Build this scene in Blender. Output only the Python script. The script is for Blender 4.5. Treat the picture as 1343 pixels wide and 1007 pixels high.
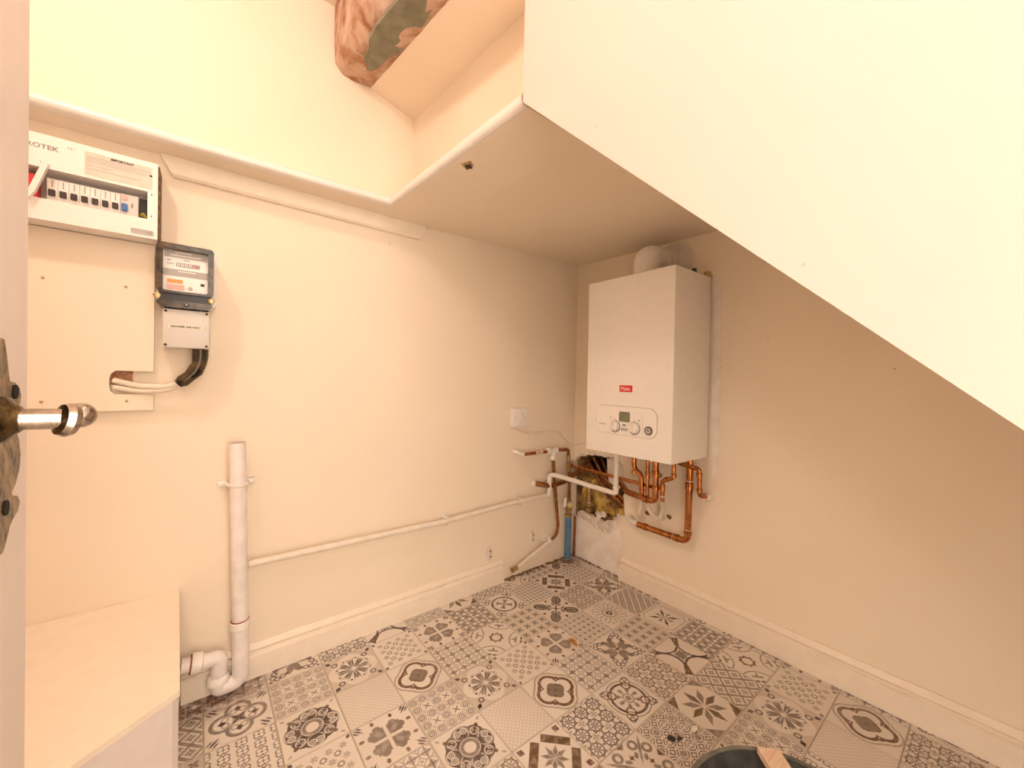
import bpy, bmesh, math, random
from mathutils import Vector, Matrix
from mathutils.geometry import tessellate_polygon
PI = math.pi
random.seed(7)
scene = bpy.context.scene
for o in list(bpy.data.objects): bpy.data.objects.remove(o)
COL = scene.collection

# ------------------------------------------------------------------ camera, world, lights, exposure
cam_data = bpy.data.cameras.new('camera'); cam = bpy.data.objects.new('camera', cam_data); COL.objects.link(cam)
cam_data.sensor_fit = 'HORIZONTAL'; cam_data.sensor_width = 36.0
cam_data.lens = 36.0 * 514.898 / 1343.0
cam_data.clip_start = 0.01
right = Vector((0.78278482, -0.62198743, 0.01948235))
up = Vector((-0.00901877, 0.0199649, 0.99976))
fwd = Vector((0.62222712, 0.78277266, -0.01001866))
m = Matrix((right, up, -fwd)).transposed().to_4x4()
m.translation = Vector((-1.566, -1.4273, 0.9237))
cam.matrix_world = m
scene.camera = cam

world = bpy.data.worlds.new('world'); scene.world = world; world.use_nodes = True
bg = world.node_tree.nodes['Background']
bg.inputs[0].default_value = (1.0, 0.85, 0.71, 1); bg.inputs[1].default_value = 3.6

lamp = bpy.data.lights.new('bulb_light', 'POINT'); lamp.energy = 9.5; lamp.color = (1.0, 0.81, 0.72); lamp.shadow_soft_size = 0.045
lo = bpy.data.objects.new('bulb_light', lamp); COL.objects.link(lo); lo.location = (-1.95, -0.72, 2.08)

vs = scene.view_settings
vs.view_transform = 'Standard'; vs.look = 'None'; vs.exposure = 0.46; vs.gamma = 1.0; vs.use_curve_mapping = False

# ------------------------------------------------------------------ object helpers
WLOC = {}
def put(o, parent=None, at=None):
    COL.objects.link(o)
    at = Vector(at) if at is not None else Vector((0, 0, 0))
    if parent is not None:
        o.parent = parent; o.location = at - WLOC[parent.name]
    else:
        o.location = at
    WLOC[o.name] = at
    return o
def thing(name, label, cat, at, group=None):
    o = bpy.data.objects.new(name, None); o.empty_display_size = 0.05
    put(o, None, at); o['label'] = label; o['category'] = cat
    if group: o['group'] = group
    return o
def tag(o, label, cat, group=None):
    o['label'] = label; o['category'] = cat
    if group: o['group'] = group
    return o
def obj(name, bm, mat, parent=None, label=None, smooth=35, at=None):
    bmesh.ops.recalc_face_normals(bm, faces=bm.faces)
    me = bpy.data.meshes.new(name)
    if at is None:
        lo_ = Vector((1e9,)*3); hi = Vector((-1e9,)*3)
        for v in bm.verts:
            for k in range(3):
                lo_[k] = min(lo_[k], v.co[k]); hi[k] = max(hi[k], v.co[k])
        at = (lo_ + hi) / 2
    at = Vector(at)
    for v in bm.verts: v.co -= at
    bm.to_mesh(me); bm.free()
    if mat: me.materials.append(mat)
    if smooth:
        for p in me.polygons: p.use_smooth = True
        me.set_sharp_from_angle(angle=math.radians(smooth))
    o = bpy.data.objects.new(name, me); put(o, parent, at)
    if label: o['label'] = label
    return o
def struct(name, bm, mat, parent=None, smooth=0):
    o = obj(name, bm, mat, parent, smooth=smooth)
    if parent is None: o['kind'] = 'structure'
    return o
def BM(): return bmesh.new()
def box(bm, a, b, bev=0.0, seg=2):
    a = Vector(a); b = Vector(b)
    t = bmesh.new(); bmesh.ops.create_cube(t, size=1)
    for v in t.verts:
        v.co = Vector(((a[k]+b[k])/2 + v.co[k]*abs(b[k]-a[k]) for k in range(3)))
    if bev: bmesh.ops.bevel(t, geom=list(t.edges), offset=bev, segments=seg, profile=0.5, affect='EDGES')
    join(bm, t); return bm
def join(bm, t):
    me = bpy.data.meshes.new('tmp'); t.to_mesh(me); t.free(); bm.from_mesh(me); bpy.data.meshes.remove(me); return bm
def frame(d):
    d = d.normalized(); r = Vector((0, 0, 1)) if abs(d.z) < 0.9 else Vector((1, 0, 0))
    a = d.cross(r).normalized(); return a, d.cross(a).normalized()
def tube(bm, pts, r, sides=14, fillet=0.0, fseg=6, caps=True):
    P = [Vector(p) for p in pts]
    Q = [P[0]]
    for i in range(1, len(P)-1):
        a, b, c = P[i-1], P[i], P[i+1]
        if fillet <= 0: Q.append(b); continue
        d1 = (a-b); d2 = (c-b); f = min(fillet, d1.length*.48, d2.length*.48)
        s = b + d1.normalized()*f; e = b + d2.normalized()*f
        for k in range(fseg+1):
            t = k/fseg; Q.append(s*(1-t)**2 + b*2*t*(1-t) + e*t*t)
    Q.append(P[-1])
    rr = r if isinstance(r, (list, tuple)) else [r]*len(Q)
    d0 = (Q[1]-Q[0]); A, B = frame(d0); rings = []
    for i, q in enumerate(Q):
        d = (Q[min(i+1, len(Q)-1)] - Q[max(i-1, 0)]).normalized()
        A = (A - d*A.dot(d)).normalized(); B = d.cross(A)
        rings.append([bm.verts.new(q + (A*math.cos(2*PI*k/sides) + B*math.sin(2*PI*k/sides))*rr[i]) for k in range(sides)])
    for i in range(len(rings)-1):
        for k in range(sides):
            bm.faces.new((rings[i][k], rings[i][(k+1) % sides], rings[i+1][(k+1) % sides], rings[i+1][k]))
    if caps:
        bm.faces.new(rings[0][::-1]); bm.faces.new(rings[-1])
    return bm
def cyl(bm, a, b, r, sides=16): return tube(bm, [a, b], r, sides)
def lathe(bm, at, axis, prof, sides=24, caps=True):
    # prof: list of (distance along axis, radius)
    at = Vector(at); ax = Vector(axis).normalized(); A, B = frame(ax); rings = []
    for h, r in prof:
        if r < 1e-6: rings.append([bm.verts.new(at+ax*h)])
        else: rings.append([bm.verts.new(at+ax*h+(A*math.cos(2*PI*k/sides)+B*math.sin(2*PI*k/sides))*r) for k in range(sides)])
    for p, q in zip(rings, rings[1:]):
        for k in range(sides):
            k2 = (k+1) % sides
            if len(p) == 1 and len(q) == 1: break
            if len(p) == 1: bm.faces.new((p[0], q[k2], q[k]))
            elif len(q) == 1: bm.faces.new((p[k], p[k2], q[0]))
            else: bm.faces.new((p[k], p[k2], q[k2], q[k]))
    if caps and len(rings[0]) > 1: bm.faces.new(rings[0][::-1])
    if caps and len(rings[-1]) > 1: bm.faces.new(rings[-1])
    return bm
def ball(bm, c, r, seg=16, scale=(1, 1, 1)):
    t = bmesh.new(); bmesh.ops.create_uvsphere(t, u_segments=seg, v_segments=seg//2+2, radius=r)
    for v in t.verts: v.co = Vector((v.co.x*scale[0], v.co.y*scale[1], v.co.z*scale[2])) + Vector(c)
    return join(bm, t)
def prism(bm, pts, depth):
    # planar polygon pts (3-D) extruded by vector depth
    d = Vector(depth); a = [bm.verts.new(Vector(p)) for p in pts]; b = [bm.verts.new(Vector(p)+d) for p in pts]
    n = len(pts); bm.faces.new(a); bm.faces.new(b[::-1])
    for i in range(n): bm.faces.new((a[i], b[i], b[(i+1) % n], a[(i+1) % n]))
    return bm
def rrect(u0, v0, u1, v1, r, n=6):
    out = []
    for cx, cy, s in ((u1-r, v1-r, 0), (u0+r, v1-r, 1), (u0+r, v0+r, 2), (u1-r, v0+r, 3)):
        for k in range(n+1):
            t = PI/2*(s + k/n); out.append((cx+r*math.cos(t), cy+r*math.sin(t)))
    return out
def pw(u, v, y): return (u, y, v)          # a point on a plane facing the left wall's normal
def pb(u, v, x): return (x, -u, v)         # a point on a plane facing the right wall's normal (u grows to the viewer's right)
def lump(bm, c, r, seed, rough=.35, scale=(1, 1, 1), sub=2):
    rnd = random.Random(seed); t = bmesh.new(); bmesh.ops.create_icosphere(t, subdivisions=sub, radius=1)
    for v in t.verts:
        v.co *= r*(1 + rough*(rnd.random()-.5)*2)
        v.co = Vector((v.co.x*scale[0], v.co.y*scale[1], v.co.z*scale[2])) + Vector(c)
    return join(bm, t)
def words(name, body, size, where, facing, mat, parent, thick=.0003, align='CENTER', xs=1.0, label=None, bold=0.0):
    cu = bpy.data.curves.new('lettering', 'FONT'); cu.body = body; cu.size = size; cu.align_x = align; cu.align_y = 'CENTER'; cu.extrude = thick; cu.offset = bold
    cu.resolution_u = 2
    o = bpy.data.objects.new('lettering', cu); COL.objects.link(o)
    me = bpy.data.meshes.new_from_object(o)
    bpy.data.objects.remove(o); bpy.data.curves.remove(cu)
    bm = bmesh.new(); bm.from_mesh(me); bpy.data.meshes.remove(me)
    for v in bm.verts:
        x, y, z = v.co; x *= xs
        v.co = Vector(where) + (Vector((x, -z, y)) if facing == 'Y' else Vector((-z, -x, y)))
    return obj(name, bm, mat, parent, smooth=0, label=label)

# ------------------------------------------------------------------ materials
def nodes_of(name):
    mt = bpy.data.materials.new(name); mt.use_nodes = True; nt = mt.node_tree
    return mt, nt, nt.nodes['Principled BSDF']
def mat(name, col, rough=.5, metal=0.0, var=.06, vscale=30.0, bump=0.0, bscale=60.0, col2=None, spec=.5, stretch=None, trans=0.0):
    mt, nt, bs = nodes_of(name); N = nt.nodes; L = nt.links
    tc = N.new('ShaderNodeTexCoord'); src = tc.outputs['Object']
    if stretch:
        mp = N.new('ShaderNodeMapping'); mp.inputs['Scale'].default_value = stretch; L.new(src, mp.inputs[0]); src = mp.outputs[0]
    nz = N.new('ShaderNodeTexNoise'); nz.inputs['Scale'].default_value = vscale; nz.inputs['Detail'].default_value = 5; L.new(src, nz.inputs['Vector'])
    rp = N.new('ShaderNodeValToRGB'); rp.color_ramp.elements[0].position = .35; rp.color_ramp.elements[1].position = .65
    c2 = col2 if col2 else tuple(min(1, c*(1+var)) for c in col)
    c1 = col if col2 else tuple(c*(1-var) for c in col)
    rp.color_ramp.elements[0].color = (*c1, 1); rp.color_ramp.elements[1].color = (*c2, 1)
    L.new(nz.outputs[0], rp.inputs[0]); L.new(rp.outputs[0], bs.inputs['Base Color'])
    bs.inputs['Roughness'].default_value = rough; bs.inputs['Metallic'].default_value = metal; bs.inputs['Specular IOR Level'].default_value = spec
    if trans: bs.inputs['Transmission Weight'].default_value = trans
    if bump:
        n2 = N.new('ShaderNodeTexNoise'); n2.inputs['Scale'].default_value = bscale; n2.inputs['Detail'].default_value = 4; L.new(src, n2.inputs['Vector'])
        bp_ = N.new('ShaderNodeBump'); bp_.inputs['Strength'].default_value = bump; bp_.inputs['Distance'].default_value = .004
        L.new(n2.outputs[0], bp_.inputs['Height']); L.new(bp_.outputs[0], bs.inputs['Normal'])
    return mt

def wall_mat(name, col, marks=.5, rough=.6):
    mt, nt, bs = nodes_of(name); N = nt.nodes; L = nt.links
    tc = N.new('ShaderNodeTexCoord')
    big = N.new('ShaderNodeTexNoise'); big.inputs['Scale'].default_value = 2.2; big.inputs['Detail'].default_value = 6; L.new(tc.outputs['Object'], big.inputs['Vector'])
    rp = N.new('ShaderNodeValToRGB'); rp.color_ramp.elements[0].position = .3; rp.color_ramp.elements[1].position = .7
    rp.color_ramp.elements[0].color = (*[c*.975 for c in col], 1); rp.color_ramp.elements[1].color = (*[min(1, c*1.02) for c in col], 1)
    L.new(big.outputs[0], rp.inputs[0])
    # sparse little nail holes and scuffs
    vo = N.new('ShaderNodeTexVoronoi'); vo.inputs['Scale'].default_value = 11; L.new(tc.outputs['Object'], vo.inputs['Vector'])
    sep = N.new('ShaderNodeSeparateColor'); L.new(vo.outputs['Color'], sep.inputs[0])
    gt = N.new('ShaderNodeMath'); gt.operation = 'GREATER_THAN'; gt.inputs[1].default_value = .80; L.new(sep.outputs[0], gt.inputs[0])
    lt = N.new('ShaderNodeMath'); lt.operation = 'LESS_THAN'; lt.inputs[1].default_value = .028; L.new(vo.outputs['Distance'], lt.inputs[0])
    mu = N.new('ShaderNodeMath'); mu.operation = 'MULTIPLY'; L.new(gt.outputs[0], mu.inputs[0]); L.new(lt.outputs[0], mu.inputs[1])
    m2 = N.new('ShaderNodeMath'); m2.operation = 'MULTIPLY'; m2.inputs[1].default_value = marks; L.new(mu.outputs[0], m2.inputs[0])
    mx = N.new('ShaderNodeMix'); mx.data_type = 'RGBA'; mx.inputs[7].default_value = (.25, .15, .10, 1)
    L.new(m2.outputs[0], mx.inputs[0]); L.new(rp.outputs[0], mx.inputs[6]); L.new(mx.outputs[2], bs.inputs['Base Color'])
    fine = N.new('ShaderNodeTexNoise'); fine.inputs['Scale'].default_value = 140; fine.inputs['Detail'].default_value = 3; L.new(tc.outputs['Object'], fine.inputs['Vector'])
    und = N.new('ShaderNodeTexNoise'); und.inputs['Scale'].default_value = 9; L.new(tc.outputs['Object'], und.inputs['Vector'])
    b1 = N.new('ShaderNodeBump'); b1.inputs['Strength'].default_value = .10; b1.inputs['Distance'].default_value = .001; L.new(fine.outputs[0], b1.inputs['Height'])
    b2 = N.new('ShaderNodeBump'); b2.inputs['Strength'].default_value = .25; b2.inputs['Distance'].default_value = .006; L.new(und.outputs[0], b2.inputs['Height']); L.new(b1.outputs[0], b2.inputs['Normal'])
    L.new(b2.outputs[0], bs.inputs['Normal'])
    bs.inputs['Roughness'].default_value = rough; bs.inputs['Specular IOR Level'].default_value = .25
    return mt

M = {}
M['wall'] = wall_mat('cream wall paint', (.93, .81, .655))
M['ceil'] = wall_mat('ceiling paint', (.92, .78, .63), .2)
M['soffit'] = wall_mat('soffit paint', (.91, .79, .64), .25)
M['stair'] = wall_mat('dimmed stair side paint', (.74, .665, .60), .2)  # white panel's paint darkened to offset the strong light on it
M['trim'] = mat('cream gloss woodwork', (.93, .82, .68), .35, var=.02)
M['nose'] = mat('white gloss nosing', (.88, .82, .76), .3, var=.02)
M['door'] = mat('white gloss door paint', (.80, .72, .68), .4, var=.02)
M['white'] = mat('white enamel', (.94, .90, .85), .25, var=.01)
M['plastic'] = mat('white plastic', (.92, .87, .82), .35, var=.03)
M['pvc'] = mat('aged white waste pipe', (.90, .83, .80), .35, var=.06, vscale=25)
M['pipewhite'] = mat('white painted pipe', (.88, .83, .76), .3, var=.03)
M['pipecream'] = mat('cream painted pipe', (.85, .76, .64), .35, var=.05)
M['copper'] = mat('aged copper', (.34, .115, .035), .27, 1.0, col2=(.58, .25, .085), vscale=45)
M['copperdull'] = mat('dull copper', (.22, .085, .03), .38, .9, col2=(.46, .20, .075), vscale=60)
M['brass'] = mat('old brass', (.36, .25, .11), .38, .9, col2=(.60, .45, .24), vscale=80)
M['solder'] = mat('tinned solder joint', (.75, .62, .48), .35, .8)
M['black'] = mat('black plastic', (.012, .011, .010), .3, var=.3)
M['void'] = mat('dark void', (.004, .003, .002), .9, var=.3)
M['rubber'] = mat('grey black rubber', (.05, .05, .045), .5, var=.4, vscale=40)
M['grey'] = mat('pale grey enclosure', (.70, .66, .61), .4, var=.02)
M['greydark'] = mat('grey print', (.30, .27, .25), .5)
M['greymid'] = mat('mid grey print', (.48, .44, .41), .5)
M['ink'] = mat('dark ink', (.05, .035, .03), .6)
M['red'] = mat('red badge', (.72, .035, .045), .35, var=.03)
M['redink'] = mat('pale red sticker', (.85, .50, .45), .5)
M['orange'] = mat('orange sticker', (.88, .38, .12), .5)
M['blue'] = mat('blue breaker plastic', (.06, .17, .42), .4)
M['bluepipe'] = mat('blue water pipe', (.075, .19, .36), .35, col2=(.11, .25, .42), vscale=20)
M['lcd'] = mat('grey green display', (.22, .22, .14), .25, var=.08)
M['label'] = mat('cream label', (.88, .82, .66), .5)
M['iron'] = mat('worn cast iron', (.035, .022, .010), .30, .85, col2=(.25, .17, .08), vscale=75, bump=.5, bscale=110)
M['steel'] = mat('polished worn steel', (.26, .21, .165), .20, 1.0, col2=(.62, .56, .50), vscale=45, bump=.15, bscale=90)
M['foam'] = mat('yellow expanding foam', (.30, .14, .025), .8, col2=(.78, .56, .17), vscale=24, bump=1.0, bscale=60)
M['rubble'] = mat('broken white plaster', (.72, .62, .52), .9, col2=(.84, .76, .68), vscale=40, bump=.6, bscale=80)
M['cavity'] = mat('brick and old mortar', (.10, .04, .015), .9, col2=(.42, .27, .11), vscale=22, bump=.8, bscale=50)
M['plaster'] = mat('bare patch plaster', (.76, .67, .58), .85, col2=(.87, .79, .70), vscale=14, bump=.4, bscale=60)
M['filler'] = mat('fresh white filler', (.88, .80, .71), .85, col2=(.97, .91, .83), vscale=16, bump=.3, bscale=60)
M['seal'] = mat('dark red rubber', (.30, .05, .035), .5)
M['dirt'] = mat('brown grime', (.13, .07, .035), .9, col2=(.30, .19, .11), vscale=60, bump=.5)
M['wood'] = mat('pale timber', (.78, .52, .36), .6, col2=(.90, .72, .56), vscale=14, stretch=(1, 14, 1))
M['leaf'] = mat('dry leaf', (.42, .15, .03), .6, col2=(.55, .22, .05), vscale=60)
M['bulb'] = None

# beam: crumbling plaster over old stone, with a grey-green skim patch
def beam_mat():
    mt, nt, bs = nodes_of('crumbling beam face'); N = nt.nodes; L = nt.links
    tc = N.new('ShaderNodeTexCoord')
    a = N.new('ShaderNodeTexNoise'); a.inputs['Scale'].default_value = 11; a.inputs['Detail'].default_value = 10; a.inputs['Roughness'].default_value = .65; a.inputs['Distortion'].default_value = .5; L.new(tc.outputs['Object'], a.inputs['Vector'])
    r = N.new('ShaderNodeValToRGB'); e = r.color_ramp.elements
    e[0].position = .28; e[0].color = (.20, .075, .035, 1); e[1].position = .70; e[1].color = (.72, .55, .44, 1)
    k = e.new(.40); k.color = (.42, .20, .11, 1); k = e.new(.52); k.color = (.60, .40, .29, 1)
    L.new(a.outputs[0], r.inputs[0]); L.new(r.outputs[0], bs.inputs['Base Color'])
    b = N.new('ShaderNodeBump'); b.inputs['Strength'].default_value = .9; b.inputs['Distance'].default_value = .01; L.new(a.outputs[0], b.inputs['Height']); L.new(b.outputs[0], bs.inputs['Normal'])
    bs.inputs['Roughness'].default_value = .9
    return mt
M['beam'] = beam_mat()
M['skim'] = mat('grey green skim', (.20, .19, .13), .85, col2=(.28, .27, .19), vscale=25, bump=.2)

# ---- little expression language for the printed tiles (all math nodes)
class E:
    nt = None
    def __init__(s, v): s.v = v
    def __add__(a, b): return op('ADD', a, b)
    __radd__ = __add__
    def __sub__(a, b): return op('SUBTRACT', a, b)
    def __rsub__(a, b): return op('SUBTRACT', b, a)
    def __mul__(a, b): return op('MULTIPLY', a, b)
    __rmul__ = __mul__
    def __truediv__(a, b): return op('DIVIDE', a, b)
    def __neg__(a): return op('MULTIPLY', a, -1.0)
def op(o, *a, clamp=False):
    n = E.nt.nodes.new('ShaderNodeMath'); n.operation = o; n.use_clamp = clamp
    for i, v in enumerate(a):
        if isinstance(v, E): E.nt.links.new(v.v, n.inputs[i])
        else: n.inputs[i].default_value = float(v)
    return E(n.outputs[0])
def ab(a): return op('ABSOLUTE', a)
def mn(a, *r):
    for b in r: a = op('MINIMUM', a, b)
    return a
def mx_(a, *r):
    for b in r: a = op('MAXIMUM', a, b)
    return a
def hyp(x, y): return op('SQRT', x*x + y*y)
def rep(x, c): return (op('FRACT', x/c + .5) - .5)*c
def fold(x, y, n, off=0.0):
    s = 2*PI/n; t = op('ARCTAN2', y, x); a = (op('FRACT', (t + off)/s + .5) - .5)*s; r = hyp(x, y)
    return r*op('COSINE', a), r*op('SINE', a)
def ell(x, y, cx, cy, a, b): return (hyp((x - cx)/a, (y - cy)/b) - 1.0)*min(a, b)
def circ(x, y, cx, cy, r): return hyp(x - cx, y - cy) - r
def ring(x, y, cx, cy, r, w): return ab(circ(x, y, cx, cy, r)) - w
def bx_(x, y, cx, cy, a, b): return mx_(ab(x - cx) - a, ab(y - cy) - b)
def rho(x, y, cx, a, b): return (ab(x - cx)/a + ab(y)/b - 1.0)*(.7*min(a, b))
def fill(d, w=.03): return op('SUBTRACT', .5, d/w, clamp=True)

INK = (.050, .022, .018); GR = (.23, .18, .145); LG = (.40, .335, .28); OL = (.13, .065, .014); BG = (.82, .75, .67); PK = (.66, .575, .49); BR = (.15, .045, .022)

def T_quatrefoil(x, y, u, v):
    ax, ay = ab(x), ab(y)
    a, b = mx_(ax, ay), mn(ax, ay)
    q = mn(circ(a, b, .40, .0, .42), circ(a, b, .40, .40, .13)); q2 = mn(circ(a, b, .20, .0, .20), circ(a, b, .20, .20, .07))
    return [(fill(ab(q - .15) - .035), LG), (fill(ab(q + .035) - .06), OL), (fill(ab(q + .075) - .02), BR), (fill(ab(q - .01) - .015), BR), (fill(q2), OL), (fill(q2 + .05), GR)]
def T_firework(x, y, u, v):
    p = fold(x, y, 8); q = fold(x, y, 16, PI/16); c = fold(x, y, 8, PI/8)
    ax, ay = ab(x), ab(y)
    edge = 0.0 - mn(circ(ax, ay, .0, .48, .50), circ(ax, ay, .48, .0, .50))
    return [(fill(edge), PK), (fill(ell(p[0], p[1], .36, 0, .26, .095)), GR), (fill(ell(q[0], q[1], .48, 0, .18, .022)), INK), (fill(circ(c[0], c[1], .66, 0, .05)), BR),
            (fill(ring(ax, ay, .62, .62, .10, .025)), INK), (fill(rho(u*u/(ab(u)+.001) , v, 1.18, .14, .09)), INK), (fill(rho(v, u, 1.18, .14, .09)), INK), (fill(rho(-u, v, 1.18, .14, .09)), INK), (fill(rho(-v, u, 1.18, .14, .09)), INK),
            (fill(mn(ab(x), ab(y)) - .012)*fill(hyp(x, y) - .42), BG)]
def T_medallion(x, y, u, v):
    r = hyp(x, y); p = fold(x, y, 4); q = fold(x, y, 4, PI/4); ax, ay = ab(p[0]), ab(p[1])
    lobe = mn(circ(ax, ay, .46, 0, .43), circ(q[0], ab(q[1]), .45, 0, .41))
    scroll = mn(ring(ax, ay, .66, .12, .11, .018), ring(ax, ay, .66, .12, .045, .014), ring(ax, ay, .60, .0, .26, .016), ring(q[0], ab(q[1]), .64, .0, .15, .018), ring(q[0], ab(q[1]), .64, .10, .05, .014))
    leaf = ell(q[0], ab(q[1]), .86, 0, .10, .07)
    return [(fill(lobe), INK), (fill(scroll), BG), (fill(r - .37), BG), (fill(ab(r - .27) - .06), GR), (fill(mx_(ab(r - .40) - .05, ab(rep(ab(ax) + ay, .09)) - .025)), INK),
            (fill(leaf), OL), (fill(rho(q[0], ab(q[1]), 1.16, .10, .05)), LG)]
def T_speckle(x, y, u, v):
    a, b = rep(x, .18), rep(y, .18); p = fold(a, b, 4, PI/4); c, d = rep(x + .09, .18), rep(y + .09, .18)
    return [(fill(ell(p[0], p[1], .05, 0, .04, .02)), PK), (fill(circ(c, d, 0, 0, .024))*.6, LG)]
def T_greybox(x, y, u, v):
    p = fold(x, y, 8); bars = mn(bx_(ab(v), u, .70, 0, .14, .44), bx_(v, ab(u), 0, .66, .50, .14))
    ch = mn(rho(ab(u), v, 1.10, .16, .14), rho(ab(v), u, 1.14, .16, .12)); ch2 = mn(rho(ab(u), v, 1.22, .18, .08), rho(ab(v), u, 1.26, .18, .07))
    return [(fill(bars), OL), (fill(ab(bars) - .012), BR), (fill(rho(p[0], p[1], .24, .24, .085)), GR), (fill(ch), GR), (fill(ch2), BG), (fill(mx_(ch, ab(ab(u)-ab(v)) - 2.0, 1.04 - mx_(ab(u), ab(v)))), BR)]
def T_dots(x, y, u, v):
    a, b = rep(x, .44), rep(y, .44); p = fold(a, b, 8); c, d = rep(x + .22, .44), rep(y + .22, .44); q = fold(c, d, 6)
    inn = fill(mx_(ab(x), ab(y)) - .66)
    return [(fill(ell(p[0], p[1], .09, 0, .03, .027))*inn, INK), (fill(ell(q[0], q[1], .07, 0, .06, .03)), LG), (fill(mx_(rho(ab(u), v, 1.25, .10, .07), -2.0)), INK), (fill(rho(ab(v), u, 1.25, .10, .07)), INK)]
def T_leaves(x, y, u, v):
    ax, ay = ab(x), ab(y); a, b = mx_(ax, ay), mn(ax, ay)
    d = fold(x, y, 4, PI/4)
    lf = mn(bx_(ax, ay, .29, .29, .20, .20) - .03, circ(a, b, .50, .28, .15))
    return [(fill(lf), GR), (fill(ell(d[0], d[1], .40, 0, .14, .09)), LG), (fill(mn(ax, ay) - .035), BG), (fill(ell(a, b, .83, .33, .09, .065)), BR),
            (fill(mn(ell(d[0], d[1], 1.16, 0, .17, .035), ell(d[0], ab(d[1]), 1.20, .10, .12, .035))), INK)]
def T_petals(x, y, u, v):
    a, b = rep(x, .5), rep(y, .5); c, d = rep(x + .25, .5), rep(y + .25, .5); p = fold(c, d, 4, 0.0)
    return [(fill(mn(ring(a, b, .0, .0, .25, .012), ring(c, d, 0, 0, .25, .012))), GR), (fill(rho(p[0], p[1], .05, .13, .035)), INK), (fill(circ(a, b, 0, 0, .05)), LG)]
def T_swirl(x, y, u, v):
    q = fold(x, y, 4); d = fold(x, y, 4, PI/4); bx, by = d[0], ab(d[1])
    lob = mn(ell(q[0], ab(q[1]), .42, .12, .26, .13), ell(q[0], q[1], .26, 0, .24, .08), circ(q[0], ab(q[1]), .62, .20, .12))
    curl = mn(ring(bx, by, .80, .20, .095, .028), ring(bx, by, .62, .30, .06, .022), ring(bx, by, 1.0, .10, .10, .026), rho(bx, by, 1.22, .08, .07))
    return [(fill(lob), GR), (fill(curl), INK), (fill(rho(x, y, 0, .10, .10)), BR)]
def T_ringoval(x, y, u, v):
    r = hyp(x, y); d = fold(x, y, 4, PI/4); p = fold(x, y, 8); kx, ky = d[0], d[1]
    return [(fill(ab(r - .70) - .05), INK), (fill(ab(r - .86) - .016), INK), (fill(circ(kx, ky, .84, 0, .22)), BG), (fill(ring(kx, ky, .84, 0, .19, .022)), INK), (fill(ring(kx, ky, .64, 0, .17, .035)*1.0), BR),
            (fill(ell(kx, ky, .78, 0, .075, .055)), OL), (fill(ring(kx, ky, 1.0, 0, .10, .02)), INK), (fill(ab(r - .20) - .022), GR), (fill(r - .12), GR), (fill(ell(p[0], p[1], .40, 0, .11, .075)), GR), (fill(ell(p[0], p[1], .27, 0, .06, .04)), LG)]
def T_eightstar(x, y, u, v):
    p = fold(x, y, 8); f = fold(x, y, 4, 0.0); tri = mx_(1.02 - ab(v), ab(u) - (1.42 - ab(v))*1.0 + .0); tri2 = mx_(1.02 - ab(u), ab(v) - (1.42 - ab(u)))
    tri = mx_(tri, mx_(ab(x), ab(y)) - .97); tri2 = mx_(tri2, mx_(ab(x), ab(y)) - .97)
    s = rho(p[0], p[1], .46, .38, .135)
    return [(fill(s), GR), (fill(rho(ab(x), y, .46, .38, .135)), OL), (fill(rho(ab(y), x, .46, .38, .135)), OL), (fill(tri), OL), (fill(tri2), GR)]
def T_arcs(x, y, u, v):
    ax, ay = ab(x), ab(y); a, b = mx_(ax, ay), mn(ax, ay); p = fold(x, y, 8)
    arc = ring(a, b, 1.06, .0, .74, .05)
    stem = mx_(ab(u) - .045, 1.02 - ab(v)); blob = mn(ell(ab(u), v, .78, 0, .17, .12), ell(ab(u), ab(v), .98, .10, .12, .05))
    return [(fill(arc), INK), (fill(stem), INK), (fill(blob), OL), (fill(ell(ab(u), v, 1.14, 0, .08, .10)), INK), (fill(rho(p[0], p[1], .16, .20, .11)), GR)]
def T_sunburst(x, y, u, v):
    q = fold(x, y, 16); c = fold(x, y, 8); p = fold(x, y, 6); r = hyp(x, y)
    return [(fill(ell(q[0], q[1], .62, 0, .22, .035)), LG), (fill(circ(c[0], ab(c[1]), .86, .14, .06)), LG), (fill(ab(r - .36) - .045), LG), (fill(ell(p[0], p[1], .12, 0, .10, .07)), INK), (fill(r - .06), BG)]
def T_framed(x, y, u, v):
    ax, ay = ab(x), ab(y); fr = mx_(mx_(ax, ay) - .86, .26 - hyp(ax - .90, ay - .90)); p = fold(x, y, 4); d = fold(x, y, 4, PI/4)
    return [(fill(ab(fr) - .018), GR), (fill(rho(d[0], d[1], .42, .40, .07)), INK), (fill(rho(p[0], p[1], .30, .28, .06)), GR), (fill(rho(p[0], p[1], .40, .05, .14)), GR), (fill(circ(ax, ay, .90, .90, .06)), INK), (fill(circ(d[0], d[1], .50, 0, .075)), INK)]
def T_cross(x, y, u, v):
    d = fold(x, y, 4, PI/4); q = fold(x, y, 4); k = d[0]; l = d[1]
    lf = ell(k, l, .82, 0, .36, .24)
    return [(fill(lf), GR), (fill(ab(lf) - .03), INK), (fill(ab(l) - .03 + 9.0*fill(1.1 - k)*0.0)*fill(k - .95), INK), (fill(ell(q[0], ab(q[1]), .38, .14, .13, .06)), INK), (fill(ell(q[0], q[1], .82, 0, .10, .08)), INK), (fill(hyp(x, y) - .10), BR)]
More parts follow.
